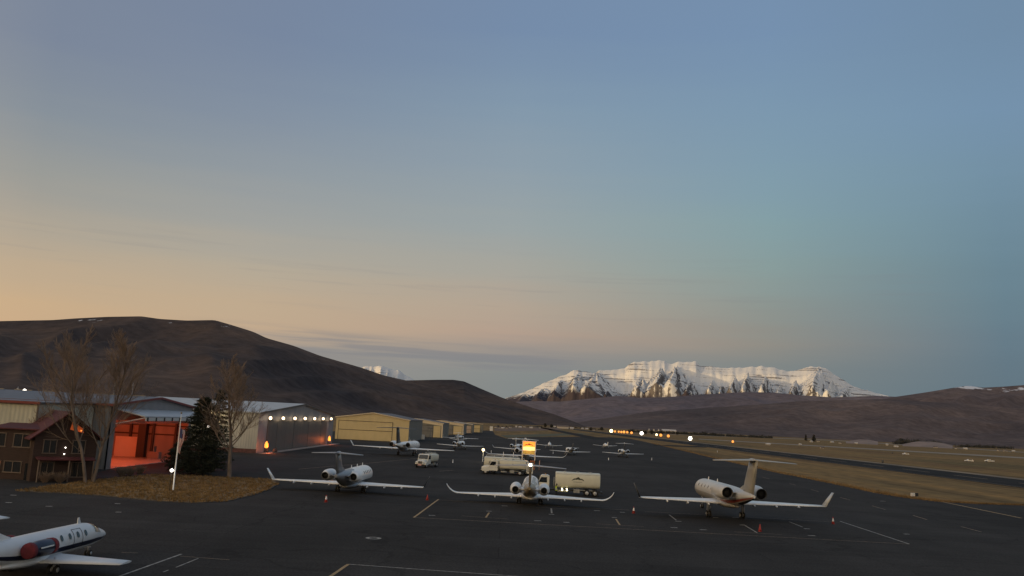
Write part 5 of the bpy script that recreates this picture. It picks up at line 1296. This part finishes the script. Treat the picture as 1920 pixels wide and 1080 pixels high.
needle = mat('dark_evergreen_needles', (.020, .026, .016), .9, c2=(.038, .044, .026), scale=1.5)
def evergreen(loc, h, r, label, seed, n=5200):
    rnd = random.Random(seed); e = thing('evergreen_tree', loc, label, 'tree', 0, 'evergreens beside the open hangar')
    b = MB(); b.lathe([(0, .3), (h * .5, .18), (h * .95, .03)], 'Z', (0, 0, 0), 8); b.build('trunk', bark, e)
    b = MB()
    nb = int(n / 34)
    for k in range(nb):
        t = (k + rnd.random()) / nb; t = t ** 1.15; a = k * 2.4 + rnd.uniform(-.4, .4)
        lb = r * min(1, .55 + t * 4) * (1 - t) ** .60 * rnd.uniform(.70, 1.25) + .3
        z0 = .5 + t * (h - .9); rise = rnd.uniform(-.12, .32); d0 = Vector((math.cos(a), math.sin(a), 0))
        for _ in range(60):
            u = rnd.random() ** .6; p = d0 * (lb * u) + Vector((0, 0, z0 + rise * lb * u - .12 * lb * u * u))
            p += Vector((rnd.gauss(0, 1), rnd.gauss(0, 1), rnd.gauss(0, .6))) * (.10 + .16 * (1 - u)) * min(1.3, lb * .5)
            d = (d0 + Vector((rnd.gauss(0, .6), rnd.gauss(0, .6), rnd.uniform(-.2, .5)))).normalized(); sd = Matrix.Rotation(rnd.uniform(0, 6.3), 3, d) @ d.orthogonal().normalized()
            ln = rnd.uniform(.18, .42); w = rnd.uniform(.04, .09)
            b.add([p - sd * w, p + sd * w, p + d * ln], [(0, 1, 2)])
    b.build('crown', needle, e, fixn=False); return e
g = G(370, 890); evergreen((g.x, g.y, 0), P(372, 740, g.y).z, 3.5, 'wide dark evergreen covering the right side of the open hangar', 3, 15000)
g2 = G(396, 884); evergreen((g2.x, g2.y + 1.0, 0), P(400, 726, g2.y).z, 2.6, 'narrower, taller evergreen spire behind the wide one', 9, 7000)
g2 = G(335, 884); evergreen((g2.x, g2.y, 0), 5.0, 2.5, 'low round evergreen at the left foot of the wide one', 15, 4500)

# ------------------------------------------------------------------ person in high-visibility vest
def person(loc, heading, label):
    e = thing('person', loc, label, 'person', heading)
    J = [((0, 0, .95), .14), ((0, -.01, 1.2), .145), ((0, 0, 1.42), .13), ((0, .01, 1.53), .055), ((0, .03, 1.62), .088), ((0, .035, 1.72), .092), ((0, .03, 1.79), .05)]
    E = [(i, i + 1) for i in range(6)]
    def chain(start, pts):
        pr = start
        for p, r in pts: J.append((p, r)); E.append((pr, len(J) - 1)); pr = len(J) - 1
        return pr
    for s in (-1, 1):
        chain(0, [((s * .10, 0, .88), .10), ((s * .11, .02, .48), .068), ((s * .12, -.02, .10), .045), ((s * .125, .10, .045), .042), ((s * .13, .18, .04), .03)])
        el = (s * .27, .10 if s > 0 else -.02, 1.14); wr = (s * .22, .34, 1.16) if s > 0 else (s * .28, .06, .90)
        h = chain(2, [((s * .18, 0, 1.42), .07), (el, .046), (wr, .032)])
        w = Vector(wr); d = (w - Vector(el)).normalized(); sd = d.orthogonal().normalized()
        palm = w + d * .07; J.append((tuple(palm), .034)); E.append((h, len(J) - 1)); pm = len(J) - 1
        for k in range(4):
            o = sd * (.03 - .02 * k); chain(pm, [(tuple(palm + o + d * .04), .009), (tuple(palm + o * 1.1 + d * (.075 - .006 * abs(k - 1)) + Vector((0, 0, -.01))), .008)])
        chain(pm, [(tuple(w + d * .05 + sd * .045), .010), (tuple(w + d * .08 + sd * .055), .008)])
    me = bpy.data.meshes.new('body'); me.from_pydata([j[0] for j in J], E, [])
    o = bpy.data.objects.new('body', me); col.objects.link(o); o.parent = e
    bm = bmesh.new(); bm.from_mesh(me); lay = bm.verts.layers.skin.verify()
    for v, (p, r) in zip(bm.verts, J): v[lay].radius = (r, r)
    bm.verts.ensure_lookup_table(); bm.verts[0][lay].use_root = True; bm.to_mesh(me); bm.free()
    o.modifiers.new('skin', 'SKIN'); sb = o.modifiers.new('smooth', 'SUBSURF'); sb.levels = 1; sb.render_levels = 1
    me.materials.append(mat('dark_workwear', (.022, .024, .03), .9))
    b = MB(); rr = []
    for z, a, c in [(.86, .205, .165), (1.0, .20, .165), (1.2, .205, .17), (1.38, .215, .165), (1.47, .17, .12), (1.52, .09, .085)]:
        rr.append([Vector((a * math.cos(t), c * math.sin(t), z)) for t in [2 * math.pi * i / 18 for i in range(18)]])
    b.rings(rr, 0, True, False, lambda k, i: 1 if k == 1 else 0); b.build('safety_vest', [mat('lime_vest', (.50, .62, .05), .7), mat('grey_reflective', (.6, .62, .55), .4)], e)
    b = MB(); b.ball((0, .03, 1.76), .10); b.lathe([(0, .135), (.02, .105)], 'Z', (0, .06, 1.75), 14); b.build('cap', chas, e)
    b = MB(); b.ball((0, .118, 1.675), .016); 
    for s in (-1, 1): b.ball((s * .035, .112, 1.70), .012); b.ball((s * .094, .03, 1.69), .022)
    b.box((0, .113, 1.635), (.045, .01, .008)); b.build('face', mat('skin', (.38, .22, .15), .6), e)
    return e
g = G(1042.5, 931); person(g, R(-70), 'person in a lime safety vest standing at the front of the boxy tanker')

# ------------------------------------------------------------------ airfield lights, vehicles and signs across the runway
ag = 'lights beside the runway'
for px, py, r_, m_, lab in [(1146, 808, 1.5, YL, 'warm white light at the left end of the far light row'), (1153, 809, .9, OL, None), (1160, 809.5, .9, OL, None), (1165, 810, 1.0, OL, None), (1170, 810, 1.2, OL, None), (1176, 810.5, 1.0, OL, None), (1184, 811.5, 1.1, OL, None),
                        (1203, 812.5, 1.5, WL, 'bright white light between the far orange row and the next three'), (1231, 815, .9, YL, 'small yellow light left of two orange ones beyond the runway'), (1239, 816, 1.3, OL, 'orange light in the middle of three beyond the runway'), (1253, 817.5, 1.3, OL, 'orange light at the right of three beyond the runway'),
                        (1294, 822, 1.7, glow('cool_flood', (1, .95, .8), 9), 'largest, brightest white light beside the runway'), (1374, 828, 1.1, OL, 'lone orange light farthest right along the runway')]:
    g = G(px, py + 3.2); k = g.y / FPX
    e = thing('runway_light', g, lab or 'small orange light in the dense far row beyond the apron', 'light', 0, 'far orange row' if lab is None else ag)
    hz = P(px, py, g.y).z; rr_ = max(.45, r_ * 2.0 * k)
    b = MB(); b.tube((0, 0, 0), (0, 0, hz), .12, n=6); b.box((0, 0, .15), (.9, .9, .3)); b.build('post', olive_p, e)
    b = MB(); b.ball((0, 0, hz), rr_); b.build('lamp_head', m_, e)
def parked_car(loc, rz, label, c, tail=False, pickup=False):
    e = thing('parked_car', loc, label, 'car', rz)
    b = MB(); prof = [(-2.3, .45), (-2.3, .95), (-2.1, 1.0), (-1.5, 1.55), (.4, 1.6), (1.1, 1.05), (2.2, .9), (2.35, .45)] if not pickup else [(-2.7, .5), (-2.7, 1.1), (-.6, 1.1), (-.5, 1.7), (.8, 1.7), (1.4, 1.15), (2.5, 1.05), (2.6, .5)]
    b.prism([(-.9, y, z) for y, z in prof], (1.8, 0, 0)); bd = b.build('body', c, e)
    for sg in (-1, 1):
        b = MB(); b.prism([(sg * .9, -1.35 if not pickup else -.4, 1.05), (sg * .9, -1.25 if not pickup else -.35, 1.48), (sg * .9, .3 if not pickup else .7, 1.5), (sg * .9, .85 if not pickup else 1.1, 1.08)], (sg * .012, 0, 0)); b.build('side_window', glass, bd)
        for y in (-1.4, 1.4): b = MB(); wheel(b, (sg * .82, y, .34), .34, .22); b.build('wheel', [tyre_m, rim_m], e)
        b = MB(); b.box((sg * .65, -2.34 if not pickup else -2.74, .8), (.3, .06, .14)); b.build('tail_light', red_lamp if tail else red_p, e)
    return e
vw = mat('white_car_paint', (.75, .72, .68), .3)
parked_car(G(1698, 853), R(95), 'small white car with red tail lights alone beyond the runway', vw, True)
parked_car(G(1817, 866), R(80), 'white car with red lights, left of the pair beyond the runway', vw, True)
parked_car(G(1855, 866.5), R(82), 'white pickup, right of the pair beyond the runway', vw, False, True)
g = G(1715, 933); e = thing('taxiway_sign', g, 'small white and black taxiway sign at the corner of the grass', 'sign', R(20))
b = MB(); b.bbox((-.45, 0, .55), (.9, .25, .6), .04, 0); b.bbox((.42, 0, .55), (.8, .25, .62), .04, 1); b.build('panel', [white_trim, chas], e); b = MB()
for x in (-.6, .6): b.tube((x, 0, 0), (x, 0, .3), .04, n=6)
b.build('legs', strut_m, e)
for px, py, lab in [(1655, 868, 'small dark marker post on the far edge of the runway'), (1673, 851, 'low dark marker left of the lone white car beyond the runway')]:
    b = MB(); b.bbox((0, 0, .7), (.9, .5, 1.2), .1); b.tube((0, 0, 0), (0, 0, .2), .1); o = b.build('runway_marker', olive_p); o.location = G(px, py); tag(o, lab, 'marker')
for k, (px, py) in enumerate([(849, 866), (1037, 849), (921, 847), (1222, 861), (1141, 861), (1345, 846)]):
    b = MB(); b.lathe([(0, .16), (.05, .16), (.06, .09), (.8, .06), (.85, .02)], 'Z', (0, 0, 0), 8); o = b.build('marker_stub', white_paint); o.location = G(px, py + 2); tag(o, 'short white marker stub standing alone on the apron', 'marker', 'white marker stubs on the apron')
# small white aircraft and hangars scattered across the far field
house_w = mat('pale_house_wall', (.46, .42, .37), .8); house_r = mat('house_roof_grey', (.12, .10, .095), .9); house_s = mat('pale_house_roof', (.50, .47, .44), .8)
def small_house(name, loc, w, d, h, rz, label, group, pale_roof=False):
    e = thing(name, loc, label, 'house', rz, group)
    b = MB(); b.box((0, 0, h / 2), (w, d, h)); b.prism([(-w / 2, -d / 2, h), (-w / 2, d / 2, h), (-w / 2, 0, h + d * .3)], (w, 0, 0)); b.build('wall', house_w, e)
    b = MB(); b.prism([(-w / 2 - .4, -d / 2 - .5, h - .15), (-w / 2 - .4, 0, h + d * .3 + .1), (-w / 2 - .4, d / 2 + .5, h - .15), (-w / 2 - .4, d / 2 + .5, h + .1), (-w / 2 - .4, 0, h + d * .3 + .4), (-w / 2 - .4, -d / 2 - .5, h + .1)], (w + .8, 0, 0)); b.build('roof', house_s if pale_roof else house_r, e)
    return e
rnd = random.Random(5)
T1 = [(930, 800), (936, 801), (943, 802), (950, 802), (957, 800.5), (968, 799.5), (975, 800), (983, 799), (996, 801), (1012, 801), (1040, 799.5), (1092, 802.5), (1100, 803), (1113, 805)]
for px, py in T1:
    g = G(px, py + 2.0); k = min(g.y, 2600) / FPX; g = G(px, py + 2.0) if g.y < 2600 else Vector((g.x * 2600 / g.y, 2600, 0))
    small_house('town_house', g, rnd.uniform(2.5, 5.5) * k, rnd.uniform(2.5, 4) * k, rnd.uniform(1.0, 1.9) * k, rnd.uniform(-.4, .4), 'small pale building of the far town left of the runway lights', 'far town left of the lights', rnd.random() < .6)
g = G(1055, 803.5); k = g.y / FPX; small_house('town_hall', g, 21 * k, 8 * k, 3.6 * k, .05, 'long white building with dark roof in the far town below the hill', 'far town buildings')
g = G(1072, 805); k = g.y / FPX; small_house('town_shed', g, 6 * k, 5 * k, 2 * k, .05, 'bright low shed just right of the long white far building', 'far town buildings', True)
g = G(1254, 811.5); k = g.y / FPX; small_house('town_hall', g, 26 * k, 8 * k, 3.6 * k, .05, 'long white hall beyond the runway lights, behind the treeline', 'far town buildings', True)
for px, py, ww in [(1217, 811, 3), (1226, 812, 3), (1235, 812, 3)]:
    g = G(px, py); k = g.y / FPX
    b = MB(); b.lathe([(0, ww * .5 * k), (6 * k, ww * .5 * k), (7 * k, ww * .3 * k)], 'Z', (0, 0, 0), 12); o = b.build('silo', house_w); o.location = g; tag(o, 'pale round silo among the dark trees left of the long hall', 'silo', 'silos beyond the runway')
T2 = [(1521, 828), (1534, 826), (1560, 828), (1575, 830), (1605, 830.5), (1663, 833), (1680, 837), (1754, 837), (1792, 839), (1810, 840), (1872, 841), (1885, 842), (1900, 843), (1440, 833), (1500, 833.5), (1541, 839)]
for px, py in T2:
    g = G(px, py + 1.5); Y = min(max(g.y, 300), 1700); g = Vector((g.x * Y / g.y, Y, 0)); k = Y / FPX
    small_house('far_building', g, rnd.uniform(3, 7) * k, rnd.uniform(3, 4) * k, rnd.uniform(1.0, 1.9) * k, rnd.uniform(-.3, .5), 'small white building at the far side of the field on the right', 'far field buildings on the right', rnd.random() < .7)
# dark far trees: those that stand out one by one, then the treeline that reads as one mass
far_leaf = mat('far_tree_green', (.030, .030, .022), .95, c2=(.05, .042, .03), scale=.3)
def far_tree(loc, h, r, label, seed, group, conical=True):
    rnd_ = random.Random(seed); e = thing('far_tree', loc, label, 'tree', 0, group)
    b = MB(); b.tube((0, 0, 0), (0, 0, h * .5), r * .12, r * .05, 6); b.build('trunk', bark, e)
    b = MB()
    for _ in range(420):
        t = rnd_.random(); a = rnd_.uniform(0, 6.28); q = (r * (1 - t) ** .7 if conical else r * math.sqrt(max(0, 1 - (2 * t - 1) ** 2))) * math.sqrt(rnd_.random())
        p = Vector((q * math.cos(a), q * math.sin(a), h * (.08 + .92 * t))); d = Vector((rnd_.gauss(0, 1), rnd_.gauss(0, 1), rnd_.gauss(0, 1))).normalized(); s_ = d.orthogonal().normalized() * r * .16
        b.add([p - s_, p + s_, p + d * r * .45], [(0, 1, 2)])
    b.build('crown', far_leaf, e, fixn=False); return e
for i, (px, py, top, wd, lab) in enumerate([(1511, 827, 815, 3.0, 'slim dark conifer, left of two beyond the runway'), (1526, 828, 816, 4.5, 'wider dark conifer, right of two beyond the runway')]):
    g = G(px, py); k = g.y / FPX; far_tree(g, (py - top) * k, wd * k, lab, i, 'two conifers beyond the runway')
for i, (px, py, hh) in enumerate([(1022, 800, 7), (1034, 801, 6), (1108, 806, 5), (1128, 806, 6), (1210, 813, 6), (1222, 813, 7), (1241, 813, 6), (1270, 814, 5)]):
    g = G(px, py + 1); k = g.y / FPX; far_tree(g, hh * k, 3 * k, 'dark tree among the buildings of the far town', 50 + i, 'dark trees in the far town', False)
def tree_mass(name, pts, n, hpx, seed):
    rnd_ = random.Random(seed); b = MB()
    for _ in range(n):
        u = rnd_.random() * (len(pts) - 1); i = int(u); px = pts[i][0] + (pts[i + 1][0] - pts[i][0]) * (u - i); py = pts[i][1] + (pts[i + 1][1] - pts[i][1]) * (u - i)
        g = G(px, py); k = g.y / FPX; hh = hpx * k * rnd_.uniform(.4, 1.0) * max(.35, .7 + .6 * noise.noise(Vector((px * .11, seed, 0)))); g.y += rnd_.uniform(0, 30)
        for _k in range(26):
            t = rnd_.random(); p = Vector((g.x + rnd_.gauss(0, hh * .3), g.y + rnd_.gauss(0, hh * .3), hh * t)); d = Vector((rnd_.gauss(0, 1), rnd_.gauss(0, 1), rnd_.gauss(0, 1))).normalized(); s_ = d.orthogonal().normalized() * hh * .18
            b.add([p - s_, p + s_, p + d * hh * .45], [(0, 1, 2)])
    o = b.build(name, far_leaf, fixn=False); o['kind'] = 'stuff'; return o
tree_mass('treeline', [(1180, 810.5), (1272, 814), (1330, 817), (1398, 820), (1450, 822)], 420, 6.5, 1)
tree_mass('bush_belt', [(1684, 833), (1720, 834), (1772, 836)], 260, 11, 2)
tree_mass('scrub', [(1800, 838.5), (1850, 840), (1900, 842)], 160, 7, 3)
tree_mass('far_scrub', [(925, 800.5), (1000, 800.5), (1080, 803), (1135, 807)], 120, 3.5, 4)
def shrub(loc, r, h, label, seed, group):
    rnd_ = random.Random(seed); e = thing('bare_shrub', loc, label, 'shrub', 0, group); b = MB()
    for _ in range(140):
        a = rnd_.uniform(0, 6.28); t = rnd_.uniform(.2, 1); p1 = Vector((math.cos(a) * r * t, math.sin(a) * r * t, h * rnd_.uniform(.5, 1)))
        b.tube((p1.x * .2, p1.y * .2, 0), p1, .02, .008, 3, caps=False)
        for k in range(3):
            q = p1 * rnd_.uniform(.5, 1); b.tube(q, q + Vector((rnd_.gauss(0, .2), rnd_.gauss(0, .2), .25)), .01, .005, 3, caps=False)
    b.build('twigs', twig_m, e, fixn=False); return e
for k, (px, py) in enumerate([(84, 905), (112, 905), (228, 893), (243, 892), (262, 889)]):
    shrub(G(px, py), 1.1, 1.3, 'low leafless shrub in the bed before the office and the open hangar', k, 'shrubs before the buildings')
